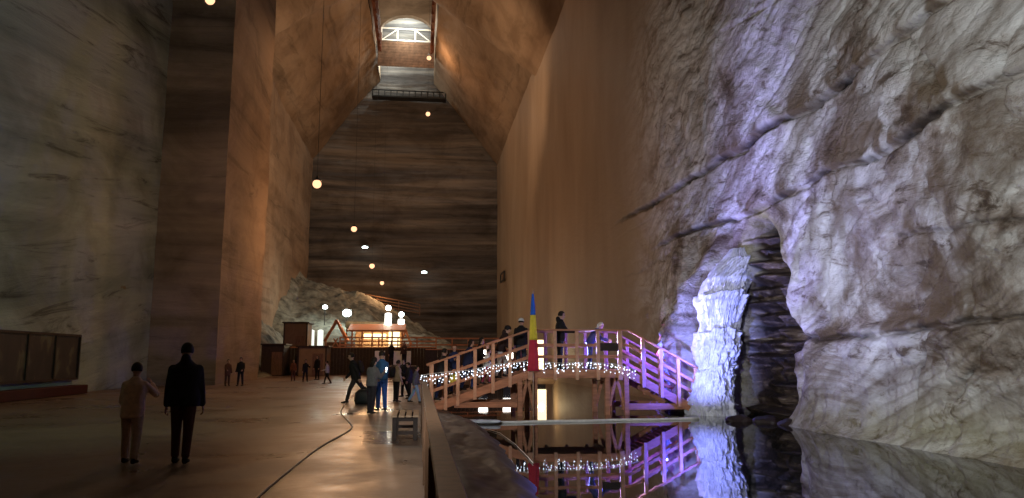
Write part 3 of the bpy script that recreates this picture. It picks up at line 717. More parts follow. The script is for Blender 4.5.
# ------------------------------------------------------------------ painted panel on the left wall
def panel():
    a = P(-90, 330, X=XLL+0.15); b = P(78, 335, X=XLL+0.15)
    ya, yb_ = a.y, b.y; z_t = P(78, 335, X=XLL+.15).z; z_b = 0.62
    t = thing('mural_panel', (XLL+0.2, (ya+yb_)/2, z_b), 'long dark painted panel in a thin frame low on the grey-green left wall', 'panel')
    L = abs(yb_-ya); H = z_t-z_b
    m, nt, b_ = new_mat('dark_painted_scene')
    n1 = noise(nt, coords(nt, (1, 1.2, 0.7)), 1.1, 4, 0.6, 0.4)
    c = ramp(nt, n1, ((0.42, (0.010, 0.005, 0.005)), (0.55, (0.025, 0.014, 0.012)), (0.64, (0.08, 0.07, 0.03)), (0.74, (0.07, 0.09, 0.08))))
    nt.links.new(c, b_.inputs['Base Color']); b_.inputs['Roughness'].default_value = 0.5
    bm = bmesh.new(); box(bm, (0, 0, H/2), (0.08, L, H)); obj('painted_board', bm, m, t)
    bm = bmesh.new()
    for z in (0.04, H-0.04): box(bm, (0.06, 0, z), (0.08, L, 0.1))
    k = -L/2
    while k <= L/2+0.01: box(bm, (0.06, k, H/2), (0.08, 0.09, H)); k += L/5
    obj('frame', bm, M['wood_dark'], t)
    bm = bmesh.new(); box(bm, (XLL+0.45, (ya+yb_)/2, 0.2), (0.6, L, 0.38), None, 0.02); o = obj('plinth', bm, M['red_board']); tag(o, 'low dark red plinth under the painted panel on the left wall', 'plinth')
panel()
# square sign on the right wall
p = P(506, 277, X=XRB-0.2) if False else P(506, 277, Y=100); p.x = XRB+(XR-XRB)*(1-(100-50)/(YB-50))-0.25
t = thing('framed_sign', p, 'small dark framed sign high on the smooth brown right wall', 'sign')
bm = bmesh.new(); box(bm, (0, 0, 0), (0.1, 1.6, 1.0)); obj('board', bm, M['box_brown'], t)
bm = bmesh.new()
for z in (-.55, .55): box(bm, (-0.05, 0, z), (0.14, 4.6, 0.16))
for y_ in (-2.2, 2.2): box(bm, (-0.05, y_, 0), (0.14, 0.25, 1.25))
obj('frame', bm, M['metal_dark'], t)
# ------------------------------------------------------------------ salt cascade beside the fissure
def cascade():
    base = P(722, 420, Z=ZW); yc = base.y + 1.9
    cx_ = P(722, 400, Y=base.y).x + 0.7
    def zz(py): return P(722, py, Y=yc-0.5).z
    cm = math.hypot(cx_, yc)/F*1.02
    nz, na = 300, 220
    Zs = np.linspace(-0.6, zz(244), nz)[:, None]*np.ones((1, na)); A = np.linspace(-0.15*math.pi, 1.25*math.pi, na)[None, :]*np.ones((nz, 1))
    # silhouette left / right in pixels by height
    pyk = [244, 255, 275, 300, 330, 350, 370, 400, 425]; lk = [741, 733, 716, 706, 707, 701, 704, 697, 694]; rk = [749, 756, 752, 744, 738, 739, 732, 735, 740]
    zk = [zz(p) for p in pyk][::-1]
    lx = np.interp(Zs, zk, [P(l, q, Y=yc).x for l, q in zip(lk, pyk)][::-1]); rx = np.interp(Zs, zk, [P(r, q, Y=yc).x for r, q in zip(rk, pyk)][::-1])
    c = (lx+rx)/2; r = (rx-lx)/2
    sx = A*3.2
    up_ = np.clip((Zs-1.6)/1.5, 0, 1); dr = 0.14*fbm(sx*2.4, Zs*0.5, 201, 5, 0.6)*up_ + 0.13*fbm(sx*0.9, Zs*1.1, 203, 5, 0.6) + 0.22*np.abs(fbm(sx*1.5, Zs*2.0, 205, 5, 0.6))*(1-0.6*up_) + 0.10*np.abs(fbm(sx*4, Zs*3.5, 206, 4))
    lvl = Zs*0.8+0.3*fbm(sx*.5, Zs*.3, 209, 3); fr = lvl-np.floor(lvl); dr += 0.16*(fr**2)*vnoise(np.floor(lvl), sx*0.8, 211)*(Zs > 0)
    X = c - (r+dr)*np.cos(A)*-1*-1; Yy = yc + 0.45 - (np.minimum(r, 1.0)*1.2+dr*1.4)*np.sin(A) + (XR-c)*0.0
    o = grid_mesh('salt_cascade', np.stack([X, Yy, Zs], -1), M['salt_white'])
    return tag(o, 'knobbly white salt cascade frozen down the rock beside the dark fissure', 'salt formation')
cascade()
# ledge of dark rock at the foot of fissure
bm = bmesh.new(); a = P(735, 424, Z=ZW)
def boulder(bm, c, s, seed):
    t = bmesh.new(); bmesh.ops.create_icosphere(t, subdivisions=3, radius=1)
    rnd = random.Random(seed)
    off = [Vector((rnd.uniform(-1, 1), rnd.uniform(-1, 1), rnd.uniform(-1, 1))).normalized() for _ in range(14)]
    for v in t.verts:
        d = v.co.normalized(); k = min(1.0, min(0.78/max(0.2, d.dot(o)) if d.dot(o) > 0.5 else 9 for o in off)); v.co = Vector((d.x*s[0], d.y*s[1], d.z*s[2]))*k + Vector(c)
    merge(bm, t)
for i, (x, y, s, l) in enumerate(((745, 422, (0.45, 0.4, 0.22), 'flat dark boulder at the waterline left of the fissure foot'), (773, 423, (0.45, 0.45, 0.2), 'flat dark boulder at the waterline in the middle of the fissure foot'), (795, 426, (0.3, 0.4, 0.18), 'small dark boulder at the waterline right of the fissure foot'))):
    p = P(x, y, Z=ZW); p.y += 0.35; bm = bmesh.new(); boulder(bm, (0, 0, 0), s, 30+i); o = obj('boulder', bm, M['bank']); o.location = p; tag(o, l, 'rock', 'dark boulders under the fissure')
M['tan_board'] = plain('tan_board', (0.22, 0.145, 0.08), 0.7, 0.2, 0.12, 2)
# ------------------------------------------------------------------ far end of the hall
# wooden stage front (dark wall) with terrace behind
SY = 70.0
sxl, sxr = P(287, 375, Y=SY).x, P(436, 375, Y=SY).x
szt = P(380, 348, Y=SY).z
def far(px, py, Y=SY): return P(px, py, Y=Y)
t = thing('terrace_wall', ((sxl+sxr)/2, SY, 0), 'long dark boarded wall closing off the terrace at the far end', 'wall panel')
bm = bmesh.new(); n = 46
for k in range(n):
    x = sxl + (sxr-sxl)*(k+.5)/n - (sxl+sxr)/2; box(bm, (x, 0, szt/2), ((sxr-sxl)/n*0.95, 0.06, szt))
obj('boards', bm, M['wood_dark'], t)
bm = bmesh.new(); box(bm, (0, 0, szt+0.05), (sxr-sxl, 0.2, 0.1)); obj('cap_rail', bm, M['wood_bridge'], t)
# slab of the terrace
TZ = 1.6
bm = bmesh.new(); box(bm, ((XLB+XRB)/2-.2, (SY+0.6+YB)/2, TZ/2), (XRB-XLB-1.2, YB-SY-4, TZ)); o = obj('floor_terrace', bm, M['floor']); struct(o)
# lower dark wall behind the bridge on the far shore
xr2 = XR-0.6
t = thing('shore_wall', ((0.6+xr2)/2, LAKE_Y+2, 0), 'dark boarded wall on the far lake shore behind the bridge', 'wall panel')
hgt = far(470, 350, LAKE_Y+2).z
bm = bmesh.new(); n = 30; w0 = xr2-0.6
for k in range(n): box(bm, (-w0/2+w0*(k+.5)/n, 0, hgt/2), (w0/n*0.95, 0.06, hgt))
obj('boards', bm, M['wood_dark'], t)
bm = bmesh.new(); box(bm, (0, 0, hgt+.04), (w0, .14, .08)); obj('cap_rail', bm, M['wood_bridge'], t)
# orange fence on the terrace
def rail_fence(x0, x1, y, zb, h, label, step=1.5, mat='wood_bridge', slope=0, nr=3, grp='timber railings at the far end'):
    t = thing('railing', ((x0+x1)/2, y, zb), label, 'railing', grp); L = x1-x0; n = max(2, int(L/step))
    for k in range(n+1):
        f = k/n-.5; bm = bmesh.new(); box(bm, (f*L, 0, h/2+slope*f), (0.12, 0.1, h)); obj('post', bm, M[mat], t)
    for r_ in range(nr):
        z = h*(r_+1)/nr-0.05; bm = bmesh.new(); bar(bm, (-L/2, -0.08, z-slope/2), (L/2, -0.08, z+slope/2), 0.05, 0.14); obj('rail', bm, M[mat], t)
rail_fence(far(340, 340, SY+1.2).x, far(436, 340, SY+1.2).x, SY+1.2, szt, far(380, 337, SY+1.2).z-szt, 'orange-brown timber railing above the dark terrace wall')
rail_fence(far(436, 345, 74).x, far(500, 345, 74).x, 74, TZ, far(470, 338, 74).z-TZ, 'reddish timber railing on the terrace seen between the visitors and the bridge')
hy = 103
rail_fence(far(313, 287, hy).x, far(420, 300, hy).x, hy, far(366, 306, hy).z, 1.6, 'long sloping timber railing climbing over the salt hill at the back', 2.4, 'wood_fence', far(420, 312, hy).z-far(313, 292, hy).z, 4)
# salt rubble hill
def hill():
    x0, x1 = XLB-.5, far(455, 340, 100).x; nx, ny = 150, 60
    X, Yy = np.meshgrid(np.linspace(x0, x1, nx), np.linspace(84, YB-1, ny)); u = (X-x0)/(x1-x0); v = (Yy-84)/(YB-85)
    top = np.interp(X, [x0, far(300, 300, 98).x, far(330, 300, 98).x, far(368, 300, 98).x, far(400, 300, 98).x, x1], [far(280, 262, 96).z, far(300, 280, 98).z, far(330, 287, 98).z, far(368, 298, 98).z, far(400, 312, 98).z, TZ+1.5])
    Z = TZ + (top-TZ)*np.clip(v*1.5, 0, 1)**0.6 + 1.3*fbm(X*0.3, Yy*0.3, 301, 6, 0.6)*np.clip(v*4, 0, 1)
    Z = np.where(v < 0.02, TZ-0.2, Z)
    struct(grid_mesh('ground_salt_hill', np.stack([X, Yy, Z], -1), M['salt_grey']))
    # rubble along the left wall
    X, Yy = np.meshgrid(np.linspace(0, 1, 60), np.linspace(62, 90, 120)); 
    hgt_ = 5.5*np.clip((Yy-64)/14, 0, 1)*(1-X)**0.8 + 0.9*fbm(X*3, Yy*0.4, 305, 5)*(1-X)
    struct(grid_mesh('ground_rubble_slope', np.stack([XLB-.4+X*4.2, Yy, np.where(X > .98, -0.1, hgt_)], -1), M['salt_grey']))
hill()
# brown box buildings
def boxhouse(px0, px1, pt, pb, Y, label, mat='box_brown', depth=3.0, zb=None):
    a, b = P(px0, pt, Y=Y), P(px1, pb, Y=Y); zb = b.z if zb is None else zb
    t = thing('kiosk', ((a.x+b.x)/2, Y, zb), label, 'kiosk', 'kiosks at the far end'); W = b.x-a.x; H = a.z-zb
    bm = bmesh.new(); box(bm, (0, depth/2, H/2), (W, depth, H), None, 0.03); obj('walls', bm, M[mat], t)
    bm = bmesh.new(); box(bm, (0, depth/2, H+0.05), (W+0.3, depth+0.3, 0.14), None, 0.02); obj('roof', bm, M['wood_dark'], t)
    bm = bmesh.new(); box(bm, (W*0.2, -0.03, min(1.05, H*.4)), (0.9, 0.06, min(2.0, H*.75))); obj('door', bm, M['wood_fence'], t)
    for s in (-1, 1):
        bm = bmesh.new(); box(bm, (s*(W/2-.06), -0.03, H/2), (0.12, 0.08, H)); obj('corner_post', bm, M['wood_dark'], t)
    return t
boxhouse(284, 307, 323, 348, 76, 'plain brown box kiosk standing on the terrace under the salt hill', zb=TZ)
boxhouse(298, 326, 347, 376, 66, 'lit tan kiosk on the hall floor behind three standing visitors', 'tan_board', zb=0)
boxhouse(262, 283, 345, 377, 67, 'dark brown kiosk in the corner between the left wall and the tan kiosk', 'wood_dark', zb=0)
# lit white columns
for i, (x, l) in enumerate(((311, 'glowing white column beside the brown box kiosk, left of the pair'), (320, 'glowing white column beside the brown box kiosk, right of the pair'))):
    p = far(x, 347, 80); p.z = TZ; t = thing('light_column', p, l, 'light column', 'glowing columns on the terrace'); h = far(x, 328, 80).z-TZ
    bm = bmesh.new(); lathe(bm, (0, 0, 0.25), ((0.30, 0), (0.30, h-0.5), (0.1, h-0.4)), 14); obj('diffuser', bm, M['lit_col'] if 'lit_col' in M else M.setdefault('lit_col', emis('lit_column', (0.9, .95, .85), 1.2)), t, True)
    bm = bmesh.new(); lathe(bm, (0, 0, 0), ((0.4, 0), (0.4, 0.2), (0.32, 0.26)), 14); obj('base', bm, M['metal_dark'], t)
# globe lamps over lantern tubes
for (x, pb, pt_, pg, l) in ((388, 327, 313, 308, 'globe lamp over a tall bright lantern on the terrace, the bigger of two'), (401, 332, 319, 314.5, 'globe lamp over a tall bright lantern on the terrace, the smaller of two')):
    Y = 85; p = far(x, pb, Y); zb = p.z; p.z = TZ; t = thing('lamp_post', p, l, 'lamp post', 'lamp posts on the terrace')
    zt_, zg = far(x, pt_, Y).z-TZ, far(x, pg, Y).z-TZ
    bm = bmesh.new(); cone(bm, (0, 0, 0), (0, 0, zg), 0.07, 0.05, 10); obj('pole', bm, M['metal_dark'], t)
    bm = bmesh.new(); lathe(bm, (0, 0, zb-TZ), ((0.2, 0), (0.36, 0.1), (0.36, zt_-zb+TZ-.1), (0.2, zt_-zb+TZ)), 14); obj('lantern', bm, M['lit_white'], t, True)
    bm = bmesh.new(); ball(bm, (0, 0, zg), 0.3, 3); obj('globe', bm, M['white_bulb'], t, True)
# flood lights on the hill
for (x, y, l) in ((325, 307, 'cold white floodlight on the salt hill, the smaller left one'), (347, 313, 'big cold white floodlight shining on the salt hill')):
    p = far(x, y, 88); t = thing('floodlight', (p.x, p.y, TZ), l, 'floodlight', 'floodlights by the salt hill'); h = p.z-TZ; s = 0.28 if x == 325 else 0.5
    bm = bmesh.new(); cone(bm, (0, 0, 0), (0, 0, h), 0.06, 0.05, 8); obj('pole', bm, M['metal_dark'], t)
    bm = bmesh.new(); box(bm, (0, 0.15, h), (s*2.2, 0.2, s*1.7), None, 0.03); obj('housing', bm, M['metal_dark'], t)
    bm = bmesh.new(); ball(bm, (0, 0.05, h), s, 3, 1, .35, .85); obj('lens', bm, M['white_bulb'], t)
# lit cafe under a canopy
def cafe():
    Y = 78; a = far(352, 346, Y); b = far(402, 346, Y); W = b.x-a.x; zt_ = far(370, 327, Y).z
    t = thing('cafe_pavilion', ((a.x+b.x)/2, Y, TZ), 'brightly lit open cafe pavilion with a shallow orange roof at the far end', 'pavilion'); H = zt_-TZ
    bm = bmesh.new()
    v = [(-W/2-.5, -.6, H-.5), (W/2+.3, -.6, H-.5), (W/2+.3, 4, H+.3), (-W/2-.5, 4, H+.3)]
    f = [bm.verts.new(q) for q in v]; g = [bm.verts.new((q[0], q[1], q[2]+.18)) for q in v]
    bm.faces.new(f[::-1]); bm.faces.new(g)
    for i in range(4): bm.faces.new((f[i], f[(i+1) % 4], g[(i+1) % 4], g[i]))
    obj('roof', bm, M['wood_bridge'], t)
    bm = bmesh.new(); box(bm, (0, 4, H/2), (W, 0.1, H)); obj('back_wall', bm, M['wood_pale'], t)
    for k in range(6):
        bm = bmesh.new(); box(bm, (-W/2+W*k/5, -0.3, (H-.4)/2), (0.16, 0.16, H-.4)); obj('post', bm, M['wood_bridge'], t)
    bm = bmesh.new(); box(bm, (0, 0, 0.5), (W*0.96, 0.5, 1.0), None, 0.02); obj('counter', bm, M['wood_fence'], t)
    bm = bmesh.new(); box(bm, (-W*0.06, 1.2, H-.9), (W*0.45, 0.3, 0.5), None, 0.05); obj('light_box', bm, M['lit_panel'], t)
    bm = bmesh.new(); box(bm, (W*0.33, 1.2, H*0.5), (W*0.22, 0.2, H*0.75), None, 0.03); obj('menu_light', bm, M['lit_panel'], t)
    point(((a.x+b.x)/2, Y+1.2, zt_-1.2), 900, (1.0, 0.75, 0.4), 0.2, 'cafe_light')
def point(loc, e, c, r=0.25, name='lamp_light'):
    l = bpy.data.lights.new(name, 'POINT'); l.energy = e; l.color = c; l.shadow_soft_size = r
    o = bpy.data.objects.new(name, l); COL.objects.link(o); o.location = loc; return o
cafe()
# gabled play houses
def gable(px0, px1, pt, pb, Y, label, zb):
    a, b = P(px0, pb, Y=Y), P(px1, pb, Y=Y); W = b.x-a.x; zt_ = P(px0, pt, Y=Y).z; H = zt_-zb
    t = thing('play_house', ((a.x+b.x)/2, Y, zb), label, 'play house', 'gabled timber play houses')
    for s in (-1, 1):
        bm = bmesh.new(); bar(bm, (s*W/2, 0, H*0.45), (0, 0, H), 0.1, 0.22); obj('gable_beam', bm, M['wood_bridge'], t)
        bm = bmesh.new()
        q = [(s*(W/2+.2), 0, H*0.42), (0, 0, H*1.0), (0, 2.2, H*1.0), (s*(W/2+.2), 2.2, H*0.42)]
        f = [bm.verts.new(p) for p in q]; g = [bm.verts.new((p[0], p[1], p[2]+.1)) for p in q]; bm.faces.new(f[::-1]); bm.faces.new(g)
        for i in range(4): bm.faces.new((f[i], f[(i+1) % 4], g[(i+1) % 4], g[i]))
        obj('roof_slope', bm, M['wood_bridge'], t)
        bm = bmesh.new(); box(bm, (s*W/2*.92, 0, H*.23), (0.14, 0.14, H*.46)); obj('post', bm, M['wood_bridge'], t)
        bm = bmesh.new(); bar(bm, (s*W/2*.9, 0, 0.1), (-s*W/2*.2, 0, H*.5), 0.08, 0.12); obj('brace', bm, M['wood_bridge'], t)
    bm = bmesh.new(); box(bm, (0, 1.2, H*.2), (W*.85, 1.8, H*.4)); obj('walls', bm, M['wood_fence'], t)
gable(325, 346, 320, 345, 79, 'orange timber play house with a gabled frame left of the cafe', TZ)
gable(400, 411, 330, 340, 83.2, 'small orange gabled roof hut under the lamp posts right of the cafe', TZ)
# awning band
a, b = far(346, 325, 84), far(384, 325, 84)
t = thing('awning', ((a.x+b.x)/2, 84, TZ), 'grey-green awning stretched behind the cafe roof', 'awning'); h = a.z-TZ
bm = bmesh.new(); box(bm, (0, 0, h), (b.x-a.x, 2, 0.7), None, 0.1); obj('canopy', bm, M['salt_grey'], t)
for s in (-1, 1):
    bm = bmesh.new(); box(bm, (s*(b.x-a.x)/2*.95, 0, h/2), (0.12, 0.12, h)); obj('pole', bm, M['metal_dark'], t)
# stage with white stalls
STY = 60.0; STZ = 0.9
x0, x1 = far(374, 370, STY).x, far(418, 370, STY).x
bm = bmesh.new(); box(bm, ((x0+x1)/2*0, 0, STZ/2), (x1-x0, 5, STZ), None, 0.03); o = obj('platform', bm, M['wood_dark']); o.location = ((x0+x1)/2, STY+2, 0)
tag(o, 'dark timber platform carrying the white stall panels behind the group', 'platform')
for (q0, q1, l) in ((375, 385, 'white stall panel on the platform, leftmost behind the blue overalls'), (392, 402, 'white stall panel on the platform between two dark visitors'), (405, 411, 'narrow white stall panel at the right end of the platform')):
    a, b = far(q0, 352, STY+.5), far(q1, 352, STY+.5); t = thing('stall_panel', ((a.x+b.x)/2, STY+.5, STZ), l, 'stall', 'white stalls'); H = far(q0, 351, STY+.5).z-STZ
    bm = bmesh.new(); box(bm, (0, 0, H/2+.05), (b.x-a.x, 0.06, H-.1), None, 0.01); obj('board', bm, M['white_paint'], t)
    for s in (-1, 1):
        bm = bmesh.new(); box(bm, (s*((b.x-a.x)/2-.04), 0.06, H/2), (0.06, 0.06, H)); obj('leg', bm, M['metal_dark'], t)
# lit signs on the far shore (mirrored in the lake)
for i, (q0, q1, pt_, pb, l) in enumerate(((537, 546, 340, 372, 'tall glowing warm light box on the far shore behind the flag'), (479, 488, 350, 362, 'small glowing white light box on the far shore behind the left ramp'), (503, 513, 350, 363, 'glowing white light box on the far shore under the left ramp top'))):
    Y = LAKE_Y+1.2; a, b = far(q0, pt_, Y), far(q1, pb, Y); t = thing('light_box', ((a.x+b.x)/2, Y, 0), l, 'light box', 'light boxes on the far shore')
    bm = bmesh.new(); box(bm, (0, 0, (a.z+b.z)/2), (b.x-a.x, 0.15, a.z-b.z), None, 0.03); obj('lit_face', bm, M['lit_panel' if i == 0 else 'lit_white'], t)
    bm = bmesh.new(); box(bm, (0, 0.12, a.z/2), ((b.x-a.x)*.9, 0.1, a.z)); obj('frame', bm, M['metal_dark'], t)
# ------------------------------------------------------------------ people
SKIN = plain('skin', (0.46, 0.27, 0.19), 0.55, 0.4, 0.08, 20, bmp=0)
EYEW = plain('eye', (0.03, 0.025, 0.02), 0.3, 0.5, 0.0, bmp=0)
LIP = plain('lips', (0.35, 0.13, 0.11), 0.5, 0.4, 0.0, bmp=0)
_mc = {}
def cloth(c, rough=0.85):
    if c not in _mc: _mc[c] = plain('cloth_%d' % len(_mc), c, rough, 0.2, 0.18, 14, bmp=0.3)
    return _mc[c]
def rx(a): return Matrix.Rotation(math.radians(a), 3, 'X')
def rot(ax, a): return Matrix.Rotation(math.radians(a), 3, ax)
def remesh(bm, vox, smooth_it=3, fac=0.5):
    me = bpy.data.meshes.new('t'); bm.to_mesh(me); bm.free()
    o = bpy.data.objects.new('t', me); COL.objects.link(o)
    r = o.modifiers.new('r', 'REMESH'); r.mode = 'VOXEL'; r.voxel_size = vox; r.use_smooth_shade = True
    s = o.modifiers.new('s', 'SMOOTH'); s.iterations = smooth_it; s.factor = fac
    dg = bpy.context.evaluated_depsgraph_get(); ne = bpy.data.meshes.new_from_object(o.evaluated_get(dg))
    bpy.data.objects.remove(o); bpy.data.meshes.remove(me)
    for p in ne.polygons: p.use_smooth = True
    return ne
def mobj(name, me, mat, parent, label=None):
    me.materials.clear(); me.materials.append(mat); o = link(name, me, parent)
    if label: o['label'] = label
    return o
def person(x, y, z, face, H, label, group, pose, look):
    """face: heading in degrees (0 looks along +Y, 90 along -X). All lengths from a 1.75 m adult."""
    k = H/1.75; g = lambda n, d: pose.get(n, d)
    lean = g('lean', 3); lr = rx(-lean)                      # forward lean
    hip = Vector((0, 0, 0.94))
    spine = lr
    J = {}
    sh_c = hip + spine @ Vector((0, 0, 0.50)); neck = hip + spine @ Vector((0, 0, 0.545))
    hd = rot('Z', g('turn', 0)) @ rx(-(lean*0.5 + g('nod', 5)))
    head = neck + spine @ Vector((0, 0, 0.035)) + hd @ Vector((0, 0.015, 0.115))
    bulk = g('bulk', 1.0)
    body = bmesh.new()
    def ring(o, h, wx, wy, dy=0): return (hip + spine @ Vector((0, dy, h)), spine @ Vector((wx*bulk, 0, 0)), spine @ Vector((0, wy*bulk, 0)))
    loft(body, [ring(0, -0.10, .12, .10), ring(0, 0.0, .165, .115), ring(0, .10, .145, .10), ring(0, .22, .135, .10), ring(0, .38, .165, .115), ring(0, .47, .17, .10), ring(0, .53, .10, .075), ring(0, .56, .055, .055)], 20)
    limb(body, neck - spine @ Vector((0, 0, 0.05)), neck + hd @ Vector((0, 0.01, 0.09)), .058, .055)
    # head: skull, jaw, nose, ears
    ball(body, head + hd @ Vector((0, -0.01, 0.02)), 0.106, 3, 0.78, 0.96, 1.06, hd)
    ball(body, head + hd @ Vector((0, 0.025, -0.055)), 0.07, 3, 0.82, 0.85, 0.95, hd)
    cone(body, head + hd @ Vector((0, 0.085, 0.015)), head + hd @ Vector((0, 0.112, -0.022)), 0.008, 0.017, 8); ball(body, head + hd @ Vector((0, 0.104, -0.022)), 0.017)
    for s in (-1, 1): ball(body, head + hd @ Vector((s*0.08, -0.005, -0.005)), 0.03, 2, 0.4, 0.7, 1.1, hd)
    top = bmesh.new(); tr = bmesh.new()
    jw = g('jacket_w', 0.03)
    jl = g('jacket_len', 0.10)   # below the hip
    loft(top, [ring(0, -jl, .175+jw*.6, .13+jw*.5), ring(0, 0.0, .17+jw, .125+jw), ring(0, .15, .155+jw, .12+jw), ring(0, .36, .18+jw, .125+jw), ring(0, .44, .175+jw*.7, .115+jw*.7), ring(0, .50, .135, .10), ring(0, .545, .085, .078), ring(0, .58, .066, .064)], 24, 2.2)
    hands = []
    for s, n in ((-1, 'L'), (1, 'R')):
        sh = hip + spine @ Vector((s*0.162*bulk, 0, 0.435))
        flex, abd, elb, inn = g('arm'+n, (8, 8, 15, 0))
        R1 = spine @ rot('Y', -s*abd) @ rx(flex)
        e = sh + R1 @ Vector((0, 0, -0.29))
        R2 = R1 @ rot('Y', s*inn) @ rx(elb)
        w_ = e + R2 @ Vector((0, 0, -0.255))
        limb(body, sh, e, .05, .038); limb(body, e, w_, .038, .026)
        limb(top, sh, e, .056+jw*.4, .050+jw*.4); limb(top, e, e.lerp(w_, 0.93), .05+jw*.4, .042+jw*.2)
        # palm and five fingers
        c = w_ + R2 @ Vector((0, 0, -0.05))
        loft(body, [(w_, R2 @ Vector((0.014, 0, 0)), R2 @ Vector((0, 0.024, 0))), (c, R2 @ Vector((.014, 0, 0)), R2 @ Vector((0, .038, 0))), (w_ + R2 @ Vector((0, 0, -.095)), R2 @ Vector((.012, 0, 0)), R2 @ Vector((0, .04, 0)))], 12)
        hands.append((s, w_, R2))
        J['h'+n] = w_ + R2 @ Vector((-s*0.02, 0.0, -0.10))
        # legs
    minz = []
    feet = []
    for s, n in ((-1, 'L'), (1, 'R')):
        hp = hip + Vector((s*0.09, 0, -0.03)); fl, kn, ab = g('leg'+n, (0, 2, 2))
        R1 = rot('Y', -s*ab) @ rx(fl); kk = hp + R1 @ Vector((0, 0, -0.43)); R2 = R1 @ rx(-kn); an = kk + R2 @ Vector((0, 0, -0.41))
        limb(body, hp, kk, .082, .052); limb(body, kk, an, .052, .036)
        lw = g('leg_w', 0.012)
        limb(tr, hp, kk, .092+lw, .062+lw); limb(tr, kk, an + R2 @ Vector((0, 0, 0.03)), .062+lw, .048+lw)
        Rf = rx(g('foot'+n, 0)) if ('foot'+n) in pose else Matrix.Identity(3) if kn < 25 else rx(-kn*0.6)
        toe = an + Rf @ Vector((0, 0.17, -0.045)); limb(body, an, an + Rf @ Vector((0, 0.05, -0.04)), .034, .03)
        feet.append((an, Rf)); minz.append(min((an + Rf @ Vector((0, 0.18, -0.085))).z, (an + Rf @ Vector((0, -0.06, -0.085))).z))
    loft(tr, [ring(0, -0.12, .14, .11), ring(0, -.02, .175, .125), ring(0, .10, .16, .115)], 20, 2.2)
    dz = -min(minz)
    me = remesh(body, 0.013, 2)
    bm = bmesh.new(); bm.from_mesh(me); bpy.data.meshes.remove(me)
    curl = g('curl', 28)
    for s, w_, R2 in hands:
        for q, (off, ln) in enumerate(((.030, .070), (.010, .078), (-.010, .073), (-.029, .058))):
            p = w_ + R2 @ Vector((0, off, -.088)); RR = R2
            for seg, (f, r0, r1) in enumerate(((.42, .0095, .009), (.32, .009, .008), (.26, .008, .0065))):
                RR = RR @ rot('Y', s*curl*(0.6+.25*seg)); q2 = p + RR @ Vector((0, 0, -ln*f)); cone(bm, p, q2, r0, r1, 8); ball(bm, q2, r1, 1); p = q2
        p = w_ + R2 @ Vector((0, 0.025, -.03)); RR = R2 @ rx(42) @ rot('Y', s*12)
        for f, r0, r1 in ((.036, .013, .011), (.03, .011, .008)):
            q2 = p + RR @ Vector((0, 0, -f)); cone(bm, p, q2, r0, r1, 8); ball(bm, q2, r1, 1); p = q2; RR = RR @ rx(-18)
    W = Matrix.Translation((0, 0, dz))
    bm.transform(W); bm.transform(Matrix.Scale(k, 4)); me = bpy.data.meshes.new('person'); bm.to_mesh(me); bm.free()
    for p in me.polygons: p.use_smooth = True
    root = mobj('person', me, SKIN, None); tag(root, label, 'person', group)
    root.location = (x, y, z); root.rotation_euler = (0, 0, math.radians(face))
    def add(name, bm, mat, vox=None, label=None, sm=2):
        if vox: m_ = remesh(bm, vox, sm)
        else: m_ = bpy.data.meshes.new(name); bm.to_mesh(m_); bm.free(); [setattr(p, 'use_smooth', True) for p in m_.polygons]
        m_.transform(Matrix.Scale(k, 4) @ W); return mobj(name, m_, mat, root, label)
    if look.get('hood'): limb(top, neck + spine @ Vector((0, -.07, 0.0)), neck + spine @ Vector((0, -.09, 0.05)), .085, .07)
    add(look.get('top_name', 'jacket'), top, cloth(look['top']), 0.02, look.get('top_label'))
    if look.get('skirt'):
        loft(tr, [ring(0, -0.55, .26, .2), ring(0, -0.1, .19, .14), ring(0, 0.1, .15, .11)], 20)
    add('trousers', tr, cloth(look['legs']), 0.018, look.get('legs_label'))
    for an, Rf in feet:
        b2 = bmesh.new()
        loft(b2, [(an + Rf @ Vector((0, -.07, -.045)), Rf @ Vector((.028, 0, 0)), Rf @ Vector((0, 0, .035))), (an + Rf @ Vector((0, -.04, -.035)), Rf @ Vector((.042, 0, 0)), Rf @ Vector((0, 0, .05))), (an + Rf @ Vector((0, .05, -.045)), Rf @ Vector((.045, 0, 0)), Rf @ Vector((0, 0, .04))),
                  (an + Rf @ Vector((0, .13, -.058)), Rf @ Vector((.05, 0, 0)), Rf @ Vector((0, 0, .028))), (an + Rf @ Vector((0, .19, -.066)), Rf @ Vector((.03, 0, 0)), Rf @ Vector((0, 0, .018)))], 14, 2.6)
        add('shoe', b2, cloth(look.get('shoes', (.02, .02, .02)), 0.5))
    hb = bmesh.new(); hr = look.get('hair_len', 0)
    t = bmesh.new(); bmesh.ops.create_icosphere(t, subdivisions=4, radius=1)
    for v in list(t.verts):
        c = v.co
        if c.y > 0.35 and c.z < 0.45 or (c.z < -0.45): 
            v.co = Vector((c.x*.9, c.y*.6, max(c.z, -0.5)*0.9))
    for v in t.verts: v.co = head + hd @ Vector((v.co.x*.094, v.co.y*.110-.017, v.co.z*.120+.026))
    merge(hb, t)
    if hr: loft(hb, [(head + hd @ Vector((0, -.05, .03)), hd @ Vector((.09, 0, 0)), hd @ Vector((0, .06, 0))), (head + hd @ Vector((0, -.06, -.08)), hd @ Vector((.095, 0, 0)), hd @ Vector((0, .05, 0))), (head + hd @ Vector((0, -.075, -.1-hr)), hd @ Vector((.08, 0, 0)), hd @ Vector((0, .035, 0)))], 16)
    add('hair', hb, cloth(look.get('hair', (.02, .014, .01)), 0.6))
    for s in (-1, 1):
        b2 = bmesh.new(); ball(b2, head + hd @ Vector((s*.032, .083, .018)), .011, 2); add('eye', b2, EYEW)
